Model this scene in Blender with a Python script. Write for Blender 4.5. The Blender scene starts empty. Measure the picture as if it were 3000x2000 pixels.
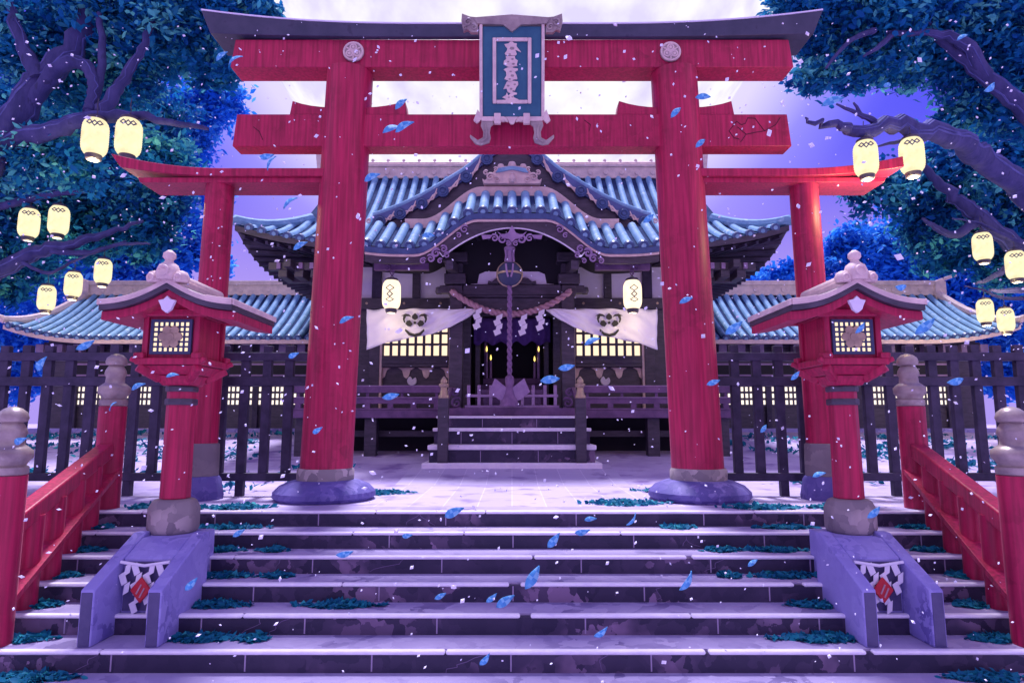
import bpy, math, random
import numpy as np
from mathutils import Vector, Matrix, Euler
random.seed(7); RNG = np.random.default_rng(7)
PI = math.pi
SC = bpy.context.scene
COL = SC.collection

# ------------------------------------------------------------------ camera
F, CX, CY = 1850.0, 1500.0, 1000.0
PITCH = math.atan(235.0 / F)
EYE = 1.02
def pt(px, py, Y):
    """metre position, at depth Y, of something seen at px, py in the photograph"""
    u = CY - py
    fw = F * math.cos(PITCH) - u * math.sin(PITCH)
    up = F * math.sin(PITCH) + u * math.cos(PITCH)
    return Vector(((px - CX) / fw * Y, Y, EYE + up / fw * Y))
def zz(py, Y): return pt(CX, py, Y).z
def xx(px, py, Y): return pt(px, py, Y).x

cam = bpy.data.cameras.new('camera')
cam.lens = 36.0 * F / 3000.0; cam.sensor_width = 36.0
cam.clip_start = 0.05; cam.clip_end = 3000
camo = bpy.data.objects.new('camera', cam); COL.objects.link(camo)
camo.location = (0, 0, EYE); camo.rotation_euler = (PI / 2 + PITCH, 0, 0)
SC.camera = camo

# ------------------------------------------------------------------ materials
def nodes_of(m):
    m.use_nodes = True
    nt = m.node_tree
    return nt, nt.nodes, nt.links
def mat(name, c1, c2=None, rough=0.6, scale=3.0, detail=6.0, bump=0.0, bscale=None, spec=0.4, metal=0.0,
        contrast=(0.35, 0.65), stretch=None, c3=None, c3scale=12.0, c3cut=(0.62, 0.68)):
    m = bpy.data.materials.new(name)
    nt, N, L = nodes_of(m)
    b = N['Principled BSDF']
    b.inputs['Roughness'].default_value = rough
    b.inputs['Metallic'].default_value = metal
    b.inputs['Specular IOR Level'].default_value = spec
    b.inputs['Base Color'].default_value = (*c1, 1)
    if c2 is not None or bump:
        tc = N.new('ShaderNodeTexCoord'); mp = N.new('ShaderNodeMapping')
        L.new(tc.outputs['Object'], mp.inputs['Vector'])
        if stretch: mp.inputs['Scale'].default_value = stretch
    if c2 is not None:
        n = N.new('ShaderNodeTexNoise'); n.inputs['Scale'].default_value = scale; n.inputs['Detail'].default_value = detail
        n.inputs['Roughness'].default_value = 0.62
        L.new(mp.outputs['Vector'], n.inputs['Vector'])
        r = N.new('ShaderNodeValToRGB')
        r.color_ramp.elements[0].position = contrast[0]; r.color_ramp.elements[1].position = contrast[1]
        r.color_ramp.elements[0].color = (*c1, 1); r.color_ramp.elements[1].color = (*c2, 1)
        L.new(n.outputs['Fac'], r.inputs['Fac'])
        out = r.outputs['Color']
        if c3 is not None:
            n3 = N.new('ShaderNodeTexNoise'); n3.inputs['Scale'].default_value = c3scale; n3.inputs['Detail'].default_value = 8
            L.new(mp.outputs['Vector'], n3.inputs['Vector'])
            r3 = N.new('ShaderNodeValToRGB'); r3.color_ramp.elements[0].position = c3cut[0]; r3.color_ramp.elements[1].position = c3cut[1]
            L.new(n3.outputs['Fac'], r3.inputs['Fac'])
            mx = N.new('ShaderNodeMixRGB'); L.new(r3.outputs['Color'], mx.inputs['Fac'])
            L.new(out, mx.inputs['Color1']); mx.inputs['Color2'].default_value = (*c3, 1)
            out = mx.outputs['Color']
        L.new(out, b.inputs['Base Color'])
    if bump:
        n2 = N.new('ShaderNodeTexNoise'); n2.inputs['Scale'].default_value = bscale or scale * 3; n2.inputs['Detail'].default_value = 8
        L.new(mp.outputs['Vector'], n2.inputs['Vector'])
        bp = N.new('ShaderNodeBump'); bp.inputs['Strength'].default_value = bump; bp.inputs['Distance'].default_value = 0.03
        L.new(n2.outputs['Fac'], bp.inputs['Height']); L.new(bp.outputs['Normal'], b.inputs['Normal'])
    return m
def glow(name, col, strength, col2=None, scale=2.0):
    m = bpy.data.materials.new(name)
    nt, N, L = nodes_of(m)
    N.remove(N['Principled BSDF'])
    e = N.new('ShaderNodeEmission'); e.inputs['Color'].default_value = (*col, 1); e.inputs['Strength'].default_value = strength
    if col2:
        tc = N.new('ShaderNodeTexCoord'); n = N.new('ShaderNodeTexNoise'); n.inputs['Scale'].default_value = scale; n.inputs['Detail'].default_value = 7
        L.new(tc.outputs['Object'], n.inputs['Vector'])
        r = N.new('ShaderNodeValToRGB'); r.color_ramp.elements[0].position = .35; r.color_ramp.elements[1].position = .62
        r.color_ramp.elements[0].color = (*col2, 1); r.color_ramp.elements[1].color = (*col, 1)
        L.new(n.outputs['Fac'], r.inputs['Fac']); L.new(r.outputs['Color'], e.inputs['Color'])
    L.new(e.outputs['Emission'], N['Material Output'].inputs['Surface'])
    return m
def leafmat(name, ca, cb, cc, transl=0.25):
    m = bpy.data.materials.new(name)
    nt, N, L = nodes_of(m)
    b = N['Principled BSDF']; b.inputs['Roughness'].default_value = 0.55; b.inputs['Specular IOR Level'].default_value = .1
    a = N.new('ShaderNodeAttribute'); a.attribute_name = 'leaf_tone'
    r = N.new('ShaderNodeValToRGB')
    r.color_ramp.elements[0].position = 0; r.color_ramp.elements[0].color = (*ca, 1)
    r.color_ramp.elements[1].position = 1; r.color_ramp.elements[1].color = (*cc, 1)
    e = r.color_ramp.elements.new(0.7); e.color = (*cb, 1)
    L.new(a.outputs['Fac'], r.inputs['Fac']); L.new(r.outputs['Color'], b.inputs['Base Color'])
    t = N.new('ShaderNodeBsdfTranslucent'); L.new(r.outputs['Color'], t.inputs['Color'])
    ms = N.new('ShaderNodeMixShader'); ms.inputs['Fac'].default_value = transl
    L.new(b.outputs['BSDF'], ms.inputs[1]); L.new(t.outputs['BSDF'], ms.inputs[2])
    L.new(ms.outputs['Shader'], N['Material Output'].inputs['Surface'])
    return m

M = {}
M['red'] = mat('vermilion_paint', (.50, .020, .090), (.29, .010, .060), rough=.42, scale=2.2, bump=.12, bscale=9, c3=(.16, .006, .04), c3scale=5, c3cut=(.60, .72), spec=.5)
M['kasagi'] = mat('slate_lintel', (.035, .036, .075), (.06, .056, .105), rough=.5, scale=3, bump=.15, c3=(.035, .03, .07), c3scale=6)
M['black'] = mat('black_lacquered_wood', (.036, .030, .050), (.075, .058, .092), rough=.42, scale=4, bump=.1, stretch=(1, 1, 4), spec=.5)
M['fencewood'] = mat('dark_fence_wood', (.026, .021, .050), (.060, .045, .098), rough=.6, scale=4, bump=.25, bscale=14, spec=.35)
M['purplewood'] = mat('worn_purple_wood', (.10, .050, .14), (.17, .085, .21), rough=.5, scale=4, bump=.15)
M['palewood'] = mat('pale_purple_wood', (.36, .24, .42), (.27, .17, .34), rough=.5, scale=6, bump=.1)
M['midwood'] = mat('lilac_grey_wood', (.20, .14, .26), (.28, .20, .34), rough=.55, scale=4, bump=.1)
M['tan'] = mat('weathered_pale_trim', (.78, .60, .55), (.58, .44, .43), rough=.55, scale=5, bump=.15)
M['bronze'] = mat('bronze_finial', (.44, .36, .33), (.26, .20, .21), rough=.38, scale=5, bump=.15, metal=.25, c3=(.46, .40, .38), c3scale=4)
M['gold'] = mat('aged_gold', (.55, .42, .28), (.36, .27, .20), rough=.35, scale=8, metal=.35, bump=.1)
M['tile'] = mat('blue_glazed_tile', (.25, .44, .62), (.15, .29, .47), rough=.62, scale=3.5, bump=.08, spec=.08, c3=(.38, .55, .68), c3scale=7, c3cut=(.55, .7))
M['tiledark'] = mat('dark_blue_tile_end', (.035, .065, .18), (.06, .11, .26), rough=.42, scale=6, bump=.1, spec=.5)
M['tilebed'] = mat('deep_blue_tile_bed', (.022, .035, .10), (.045, .075, .17), rough=.8, scale=5, bump=.1, spec=.03)
M['plaster'] = mat('lilac_plaster', (.80, .75, .86), (.70, .64, .80), rough=.8, scale=2)
M['tread'] = mat('moonlit_stone_tread', (.60, .52, .71), (.45, .37, .58), rough=.75, scale=2.6, detail=10, bump=.2, bscale=16, c3=(.30, .22, .44), c3scale=4.5, c3cut=(.60, .74))
M['nosing'] = mat('edge_highlight_stone', (.93, .89, .97), (.82, .76, .92), rough=.6, scale=8, bump=.15)  # near-white tone painted as the highlight along step edges
M['riser'] = mat('shaded_step_stone', (.034, .025, .068), (.062, .040, .096), rough=.5, scale=2.2, detail=9, bump=.4, bscale=9, c3=(.12, .065, .14), c3scale=5, c3cut=(.6, .7))
def facet(name, cols, scale, rough=.55, bump=.35, mask=(.32, .60), grain=0.0):
    m = bpy.data.materials.new(name); nt, N, L = nodes_of(m); b = N['Principled BSDF']; b.inputs['Roughness'].default_value = rough; b.inputs['Specular IOR Level'].default_value = .35
    tc = N.new('ShaderNodeTexCoord')
    n = N.new('ShaderNodeTexNoise'); n.inputs['Scale'].default_value = scale * .6; n.inputs['Detail'].default_value = 6; L.new(tc.outputs['Object'], n.inputs['Vector'])
    ad = N.new('ShaderNodeVectorMath'); ad.operation = 'MULTIPLY_ADD'; ad.inputs[1].default_value = (.5, .5, .5); L.new(n.outputs['Color'], ad.inputs[0]); L.new(tc.outputs['Object'], ad.inputs[2])
    v = N.new('ShaderNodeTexVoronoi'); v.inputs['Scale'].default_value = scale; L.new(ad.outputs[0], v.inputs['Vector'])
    big = N.new('ShaderNodeTexNoise'); big.inputs['Scale'].default_value = 1.1; big.inputs['Detail'].default_value = 4; L.new(tc.outputs['Object'], big.inputs['Vector'])
    sep = N.new('ShaderNodeSeparateColor'); L.new(v.outputs['Color'], sep.inputs[0])
    mu = N.new('ShaderNodeMath'); mu.operation = 'MULTIPLY'; L.new(sep.outputs[0], mu.inputs[0])
    mr_ = N.new('ShaderNodeMapRange'); mr_.inputs['From Min'].default_value = mask[0]; mr_.inputs['From Max'].default_value = mask[1]; L.new(big.outputs['Fac'], mr_.inputs['Value']); L.new(mr_.outputs['Result'], mu.inputs[1])
    r = N.new('ShaderNodeValToRGB'); e = r.color_ramp.elements
    e[0].position = 0; e[0].color = (*cols[0], 1); e[1].position = 1; e[1].color = (*cols[2], 1); q = e.new(.55); q.color = (*cols[1], 1)
    L.new(mu.outputs[0], r.inputs['Fac']); L.new(r.outputs['Color'], b.inputs['Base Color'])
    if grain:
        mp = N.new('ShaderNodeMapping'); mp.inputs['Scale'].default_value = (14, 14, .7); L.new(tc.outputs['Object'], mp.inputs['Vector'])
        gn = N.new('ShaderNodeTexNoise'); gn.inputs['Scale'].default_value = 2.0; gn.inputs['Detail'].default_value = 8; L.new(mp.outputs['Vector'], gn.inputs['Vector'])
        gr = N.new('ShaderNodeMapRange'); gr.inputs['From Min'].default_value = .35; gr.inputs['From Max'].default_value = .65; gr.inputs['To Min'].default_value = 1 - grain; gr.inputs['To Max'].default_value = 1 + grain * .4; L.new(gn.outputs['Fac'], gr.inputs['Value'])
        vm = N.new('ShaderNodeVectorMath'); vm.operation = 'SCALE'; L.new(r.outputs['Color'], vm.inputs[0]); L.new(gr.outputs['Result'], vm.inputs['Scale']); L.new(vm.outputs[0], b.inputs['Base Color'])
    bp = N.new('ShaderNodeBump'); bp.inputs['Strength'].default_value = bump; bp.inputs['Distance'].default_value = .03
    L.new(sep.outputs[0], bp.inputs['Height']); L.new(bp.outputs['Normal'], b.inputs['Normal'])
    return m
M['riser'] = facet('shaded_step_stone', ((.028, .022, .060), (.060, .042, .098), (.28, .18, .32)), 7.0)  # shaded copy of the step stone, the shade put into its colour
M['tread'] = facet('moonlit_stone_tread', ((.42, .36, .56), (.32, .27, .47), (.15, .115, .27)), 6.0, rough=.75, bump=.12)  # moonlit copy of the step stone, the light put into its colour
M['gatebase'] = facet('violet_base_stone', ((.10, .085, .30), (.15, .125, .38), (.26, .22, .52)), 9.0, rough=.6)
M['red'] = facet('vermilion_paint', ((.46, .015, .078), (.33, .010, .056), (.14, .005, .040)), 9.0, rough=.45, bump=.05, mask=(.44, .78), grain=.32)
rb = M['red'].node_tree.nodes['Principled BSDF']; rb.inputs['Sheen Weight'].default_value = .15; rb.inputs['Sheen Roughness'].default_value = .35; rb.inputs['Sheen Tint'].default_value = (1, .45, .62, 1)
M['plinth'] = facet('violet_granite', ((.34, .31, .66), (.27, .24, .58), (.15, .13, .40)), 9.0, rough=.65, bump=.12)
M['stonebase'] = facet('grey_brown_stone', ((.20, .165, .19), (.30, .25, .26), (.52, .43, .43)), 6.0, rough=.7, bump=.2)
M['crack'] = mat('dark_crack', (.05, .004, .02), rough=.8)
M['crackpale'] = mat('pale_crack', (.17, .12, .24), rough=.8)
M['joint'] = mat('pale_mortar', (.36, .28, .45))
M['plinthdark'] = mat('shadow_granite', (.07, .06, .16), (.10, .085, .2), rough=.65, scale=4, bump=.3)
M['paper'] = glow('lit_lantern_paper', (1.0, .90, .56), 1.0, (.88, .70, .42), 6.0)
M['paperwhite'] = glow('lit_shrine_paper', (1.0, .79, .55), 1.4, (.86, .66, .46), 6.0)
M['pane'] = glow('lit_window_pane', (1.0, .76, .54), 1.05)
M['panewhite'] = glow('pale_window_pane', (1.0, .86, .74), 1.15)
M['flame'] = glow('candle_flame', (1.0, .72, .16), 2.0)
M['white'] = mat('white_cloth', (.90, .88, .93), (.84, .80, .90), rough=.8, scale=2)
M['shide'] = mat('white_paper', (.78, .74, .86), rough=.8)
M['ink'] = mat('ink_crest', (.035, .035, .03), rough=.7)
M['inkblue'] = mat('ink_mark', (.05, .06, .13), rough=.7)
M['purplecloth'] = mat('violet_cloth', (.11, .05, .26), (.07, .03, .18), rough=.8, scale=3)
M['rope'] = mat('straw_rope', (.52, .31, .34), (.40, .22, .30), rough=.8, scale=10, bump=.4, bscale=40)
M['ropepurple'] = mat('violet_rope', (.26, .15, .30), (.17, .09, .22), rough=.8, scale=8, bump=.3, bscale=40)
M['teal'] = mat('teal_board', (.018, .095, .17), (.030, .13, .20), rough=.5, scale=4, bump=.1)
M['reddiamond'] = mat('red_charm', (.50, .012, .03), rough=.45)
M['bark'] = mat('violet_bark', (.030, .032, .12), (.065, .06, .19), rough=.8, scale=2.5, bump=.8, bscale=6, stretch=(1.6, 1.6, .5), c3=(.03, .03, .10), c3scale=4)
M['barkridge'] = mat('pale_bark_ridge', (.05, .055, .20), (.11, .115, .32), rough=.8, scale=3, bump=.4)
M['leafteal'] = leafmat('teal_leaf', (.009, .12, .40), (.018, .27, .50), (.18, .72, .62), .42)
M['leafblue'] = leafmat('blue_leaf', (.014, .19, .75), (.03, .30, .85), (.14, .58, .92), .45)
M['leafdark'] = leafmat('dark_leaf', (.008, .095, .34), (.015, .22, .44), (.13, .62, .56), .42)
M['ivy'] = leafmat('ground_ivy_leaf', (.010, .11, .24), (.014, .22, .32), (.07, .52, .50), .2)
M['petal'] = leafmat('blue_petal', (.10, .36, .70), (.16, .48, .80), (.40, .72, .90), .35)
M['flake'] = mat('pale_flake', (.80, .78, .95), rough=.7)
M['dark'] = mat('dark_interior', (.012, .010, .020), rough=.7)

def ground_material():
    m = mat('frosted_earth', (.54, .46, .68), (.36, .28, .52), rough=.85, scale=.9, detail=10, bump=.5, bscale=5, c3=(.24, .16, .40), c3scale=1.6, c3cut=(.56, .68))
    return m
M['ground'] = ground_material()
def paving_material():
    m = bpy.data.materials.new('pale_paving'); nt, N, L = nodes_of(m); b = N['Principled BSDF']; b.inputs['Roughness'].default_value = .7
    tc = N.new('ShaderNodeTexCoord'); mp = N.new('ShaderNodeMapping'); mp.inputs['Rotation'].default_value = (0, 0, PI / 2)
    L.new(tc.outputs['Object'], mp.inputs['Vector'])
    br = N.new('ShaderNodeTexBrick'); L.new(mp.outputs['Vector'], br.inputs['Vector'])
    br.inputs['Scale'].default_value = 1.0; br.inputs['Brick Width'].default_value = 1.1; br.inputs['Row Height'].default_value = .42
    br.inputs['Mortar Size'].default_value = .007; br.inputs['Mortar Smooth'].default_value = .2
    br.inputs['Color1'].default_value = (.52, .45, .66, 1); br.inputs['Color2'].default_value = (.45, .385, .60, 1); br.inputs['Mortar'].default_value = (.64, .58, .76, 1)
    n = N.new('ShaderNodeTexNoise'); n.inputs['Scale'].default_value = 2.2; n.inputs['Detail'].default_value = 10; L.new(tc.outputs['Object'], n.inputs['Vector'])
    r = N.new('ShaderNodeValToRGB'); r.color_ramp.elements[0].position = .54; r.color_ramp.elements[1].position = .68; L.new(n.outputs['Fac'], r.inputs['Fac'])
    mx = N.new('ShaderNodeMixRGB'); L.new(r.outputs['Color'], mx.inputs['Fac']); L.new(br.outputs['Color'], mx.inputs['Color1']); mx.inputs['Color2'].default_value = (.28, .21, .43, 1)
    L.new(mx.outputs['Color'], b.inputs['Base Color'])
    bp = N.new('ShaderNodeBump'); bp.inputs['Strength'].default_value = .25; bp.inputs['Distance'].default_value = .02
    L.new(n.outputs['Fac'], bp.inputs['Height']); L.new(bp.outputs['Normal'], b.inputs['Normal'])
    return m
M['paving'] = paving_material()

# ------------------------------------------------------------------ mesh builder
W = {}
class MB:
    def __init__(s): s.v = []; s.f = []; s.m = []
    def add(s, vs, fs, mi=0):
        o = len(s.v); s.v += [tuple(v) for v in vs]
        for f in fs: s.f.append(tuple(i + o for i in f)); s.m.append(mi)
        return s
    def box(s, x0, x1, y0, y1, z0, z1, mi=0, top=None):
        vs = [(x0, y0, z0), (x1, y0, z0), (x1, y1, z0), (x0, y1, z0), (x0, y0, z1), (x1, y0, z1), (x1, y1, z1), (x0, y1, z1)]
        fs = [(0, 3, 2, 1), (4, 5, 6, 7), (0, 1, 5, 4), (1, 2, 6, 5), (2, 3, 7, 6), (3, 0, 4, 7)]
        s.add(vs, fs, mi)
        if top is not None: s.m[-5] = top
        return s
    def bar(s, p0, p1, w, h, mi=0):
        """rectangular bar from p0 to p1, width w sideways, height h"""
        p0 = Vector(p0); p1 = Vector(p1); d = (p1 - p0).normalized()
        up = Vector((0, 0, 1))
        if abs(d.z) > .95: up = Vector((0, 1, 0))
        a = d.cross(up).normalized(); b = a.cross(d).normalized()
        vs = []
        for p in (p0, p1):
            for (i, j) in ((-1, -1), (1, -1), (1, 1), (-1, 1)): vs.append(p + a * i * w / 2 + b * j * h / 2)
        s.add(vs, [(0, 3, 2, 1), (4, 5, 6, 7), (0, 1, 5, 4), (1, 2, 6, 5), (2, 3, 7, 6), (3, 0, 4, 7)], mi)
        return s
    def tube(s, pts, r, n=8, mi=0, caps=True):
        pts = [Vector(p) for p in pts]
        rs = r if isinstance(r, (list, tuple)) else [r] * len(pts)
        vs = []; fs = []
        prev = None
        for i, p in enumerate(pts):
            d = (pts[min(i + 1, len(pts) - 1)] - pts[max(i - 1, 0)])
            if d.length < 1e-9: d = Vector((0, 0, 1))
            d.normalize()
            if prev is None:
                a = d.orthogonal().normalized()
            else:
                a = prev - d * prev.dot(d)
                a = a.normalized() if a.length > 1e-6 else d.orthogonal().normalized()
            prev = a
            b = d.cross(a)
            for k in range(n):
                t = 2 * PI * k / n
                vs.append(p + (a * math.cos(t) + b * math.sin(t)) * rs[i])
        for i in range(len(pts) - 1):
            for k in range(n):
                k2 = (k + 1) % n
                fs.append((i * n + k, i * n + k2, (i + 1) * n + k2, (i + 1) * n + k))
        if caps:
            fs.append(tuple(range(n - 1, -1, -1))); fs.append(tuple((len(pts) - 1) * n + k for k in range(n)))
        return s.add(vs, fs, mi)
    def lathe(s, prof, c=(0, 0, 0), n=24, mi=0):
        """prof: (radius, z) pairs from bottom to top"""
        vs = []; fs = []
        for (r, z) in prof:
            for k in range(n):
                t = 2 * PI * (k + .5) / n
                vs.append((c[0] + r * math.cos(t), c[1] + r * math.sin(t), c[2] + z))
        for i in range(len(prof) - 1):
            for k in range(n):
                k2 = (k + 1) % n
                fs.append((i * n + k, i * n + k2, (i + 1) * n + k2, (i + 1) * n + k))
        fs.append(tuple(range(n - 1, -1, -1))); fs.append(tuple((len(prof) - 1) * n + k for k in range(n)))
        return s.add(vs, fs, mi)
    def prism(s, poly, y0, y1, mi=0):
        """poly in (x, z); extruded from y0 to y1"""
        n = len(poly)
        area = sum(poly[i][0] * poly[(i + 1) % n][1] - poly[(i + 1) % n][0] * poly[i][1] for i in range(n))
        if area < 0: poly = poly[::-1]
        vs = [(x, y0, z) for x, z in poly] + [(x, y1, z) for x, z in poly]
        fs = [tuple(range(n)), tuple(range(2 * n - 1, n - 1, -1))]
        for i in range(n):
            j = (i + 1) % n
            fs.append((i, i + n, j + n, j))
        return s.add(vs, fs, mi)
    def strip(s, top, bot, y0, y1, mi=0):
        """slab between two (x, z) polylines of equal length, from y0 to y1; quads only"""
        n = len(top); vs = []
        for (a, b) in zip(top, bot):
            vs += [(a[0], y0, a[1]), (b[0], y0, b[1]), (b[0], y1, b[1]), (a[0], y1, a[1])]
        fs = []
        for i in range(n - 1):
            o = 4 * i; q = o + 4
            fs += [(o, o + 1, q + 1, q), (o + 1, o + 2, q + 2, q + 1), (o + 2, o + 3, q + 3, q + 2), (o + 3, o, q, q + 3)]
        e = 4 * (n - 1)
        fs += [(0, 3, 2, 1), (e, e + 1, e + 2, e + 3)]
        return s.add(vs, fs, mi)
    def disc(s, c, r, y0, y1, n=14, mi=0):
        """round plate facing the camera side"""
        return s.prism([(c[0] + r * math.cos(2 * PI * k / n), c[2] + r * math.sin(2 * PI * k / n)) for k in range(n)], c[1] + y0, c[1] + y1, mi)
    def ring(s, c, R, r, n=20, k=6, mi=0):
        vs = []; fs = []
        for i in range(n):
            a = 2 * PI * i / n
            for j in range(k):
                b = 2 * PI * j / k
                vs.append((c[0] + (R + r * math.cos(b)) * math.cos(a), c[1] + r * math.sin(b), c[2] + (R + r * math.cos(b)) * math.sin(a)))
        for i in range(n):
            for j in range(k):
                fs.append((i * k + j, i * k + (j + 1) % k, ((i + 1) % n) * k + (j + 1) % k, ((i + 1) % n) * k + j))
        return s.add(vs, fs, mi)
    def swirl(s, c, size, hand=1, turns=1.4, r=None, mi=0, tail=None):
        """carved scroll"""
        pts = []
        n = 16
        for i in range(n + 1):
            t = i / n; a = t * turns * 2 * PI; R = size * (.15 + .85 * t)
            pts.append((c[0] + hand * R * math.cos(a), c[1], c[2] + R * math.sin(a)))
        r = r or size * .2
        return s.tube(pts, [r * (.5 + .5 * (i / n)) if i < n else r * .3 for i in range(n + 1)], 6, mi)
    def build(s, name, mats, parent=None, bevel=0.0, local=False, angle=35, seg=2):
        o3 = Vector((0, 0, 0))
        if parent is not None and not local: o3 = W[parent.name]
        me = bpy.data.meshes.new(name)
        me.from_pydata([(v[0] - o3.x, v[1] - o3.y, v[2] - o3.z) for v in s.v], [], s.f)
        if not isinstance(mats, (list, tuple)): mats = [mats]
        for m in mats: me.materials.append(m)
        me.polygons.foreach_set('material_index', s.m)
        me.polygons.foreach_set('use_smooth', [True] * len(s.f))
        me.update()
        me.set_sharp_from_angle(angle=math.radians(angle))
        ob = bpy.data.objects.new(name, me); COL.objects.link(ob)
        if parent is not None: ob.parent = parent; W[ob.name] = W.get(parent.name, Vector((0, 0, 0)))
        else: W[ob.name] = Vector((0, 0, 0))
        if bevel:
            bm = ob.modifiers.new('bevel', 'BEVEL'); bm.width = bevel; bm.segments = seg; bm.limit_method = 'ANGLE'; bm.angle_limit = math.radians(40)
        return ob
def thing(name, label, cat, loc, group=None, rot=None):
    o = bpy.data.objects.new(name, None); COL.objects.link(o); o.location = loc; o.empty_display_size = .2
    if rot: o.rotation_euler = rot
    W[o.name] = Vector(loc)
    tag(o, label, cat, group)
    return o
def tag(o, label=None, cat=None, group=None, kind=None):
    if label: o['label'] = label
    if cat: o['category'] = cat
    if group: o['group'] = group
    if kind: o['kind'] = kind
    return o
def copy_tree(o, parent=None):
    c = o.copy(); COL.objects.link(c); c.parent = parent
    for ch in o.children: copy_tree(ch, c)
    return c
SIDE = {-1: 'left', 1: 'right'}

# ------------------------------------------------------------------ terrain, stairs, landing
Y0, RUN, RISE = 7.45, 0.395, 0.17
def gz(y):
    return max(0.0, min(.75, .09 * (y - 10.5)))
g = MB()
xs = [-70, -50, -30, -18, -12, -8, -4, -1.6, 1.6, 4, 8, 12, 18, 30, 50, 70]
ys = [Y0 + .9, 9.2, 10.0, 10.6, 11.4, 12.5, 14, 16, 18, 18.9, 22, 30, 50, 70, 90]
vs = [(x, y, gz(y) - .004) for y in ys for x in xs]; nx = len(xs)
g.add(vs, [(j * nx + i, j * nx + i + 1, (j + 1) * nx + i + 1, (j + 1) * nx + i) for j in range(len(ys) - 1) for i in range(nx - 1)])
tag(g.build('ground', M['ground']), kind='structure')
NS = 9
lg = MB(); lg.add([(-70, -40, -RISE * (NS + 1)), (70, -40, -RISE * (NS + 1)), (70, Y0 - NS * RUN + .3, -RISE * (NS + 1)), (-70, Y0 - NS * RUN + .3, -RISE * (NS + 1))], [(0, 1, 2, 3)])
tag(lg.build('lower_ground', M['ground']), kind='structure')
pv = MB(); pv.box(-9.5, 9.5, Y0 + RUN, Y0 + 1.6, -.3, 0.0)
pv.box(-1.9, 1.9, Y0 + 1.6, 10.45, -.3, 0.0)
pv.add([(-1.9, 10.45, .001), (1.9, 10.45, .001), (1.9, 12.6, gz(12.6) + .012), (-1.9, 12.6, gz(12.6) + .012)], [(0, 1, 2, 3)])
tag(pv.build('paved_path', M['paving']), kind='structure')

st = thing('stone_staircase', 'broad dark stone staircase with pale moonlit-coloured treads in front of the red gate', 'stairs', (0, Y0, -RISE * 9))
joints = {0: [630, 933, 1306, 1688, 2062, 2355], 1: [575, 1140, 1503, 1857, 2240, 2700], 2: [225, 615, 915, 1294, 1703, 2083, 2375, 2770], 3: [742, 1110, 1503, 1888, 2255],
          4: [190, 590, 893, 1280, 1715, 2103, 2400], 5: [328, 720, 1090, 1497, 1907, 2500]}
for k in range(NS + 1):
    yf = Y0 - k * RUN; zt = -k * RISE
    yb = yf + RUN + (.0 if k else 0)
    b = MB()
    # riser and tread of one stone, coloured as shaded and as lit
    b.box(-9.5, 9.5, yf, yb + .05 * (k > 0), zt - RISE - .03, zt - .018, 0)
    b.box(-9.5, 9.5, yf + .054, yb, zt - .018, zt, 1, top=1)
    for j in joints.get(k, []):
        x = xx(j, 1496 + 75 * k + 30, yf)
        b.box(x - .006, x + .006, yf - .003, yf + .02, zt - RISE + .012, zt - .022, 2)
    for (kk, cpx) in ((2, 820), (2, 1180), (3, 1940), (4, 760), (4, 850), (5, 290), (5, 1420), (0, 1230), (1, 2010), (3, 520), (2, 2120), (5, 1780)):
        if kk != k: continue
        x0 = xx(cpx, 1500 + 75 * k, yf); rc = random.Random(cpx)
        for br in range(1 + (cpx % 3 == 0)):
            pl = [(x0, zt - .03)]; x, z = x0, zt - .03
            while z > zt - RISE + .03 and len(pl) < 8:
                x += rc.uniform(-.02, .09) * (1 if br else -1); z -= rc.uniform(.012, .034); pl.append((x, z))
            for (p, q) in zip(pl, pl[1:]): b.bar((p[0], yf - .001, p[1]), (q[0], yf - .001, q[1]), .006, .005, 3)
    so = b.build('step', [M['riser'], M['tread'], M['joint'], M['crackpale']], st)
    n = MB()
    x = -9.5; seg = []
    rnd = random.Random(k * 31 + 5)
    # pale nosing strip painting the edge highlight, chipped here and there
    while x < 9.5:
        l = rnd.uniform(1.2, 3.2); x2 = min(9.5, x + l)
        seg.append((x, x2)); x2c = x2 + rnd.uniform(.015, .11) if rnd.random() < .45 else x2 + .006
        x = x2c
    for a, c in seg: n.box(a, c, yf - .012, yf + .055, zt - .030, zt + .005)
    n.build('nosing', M['nosing'], so, bevel=.022, seg=4)

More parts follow.
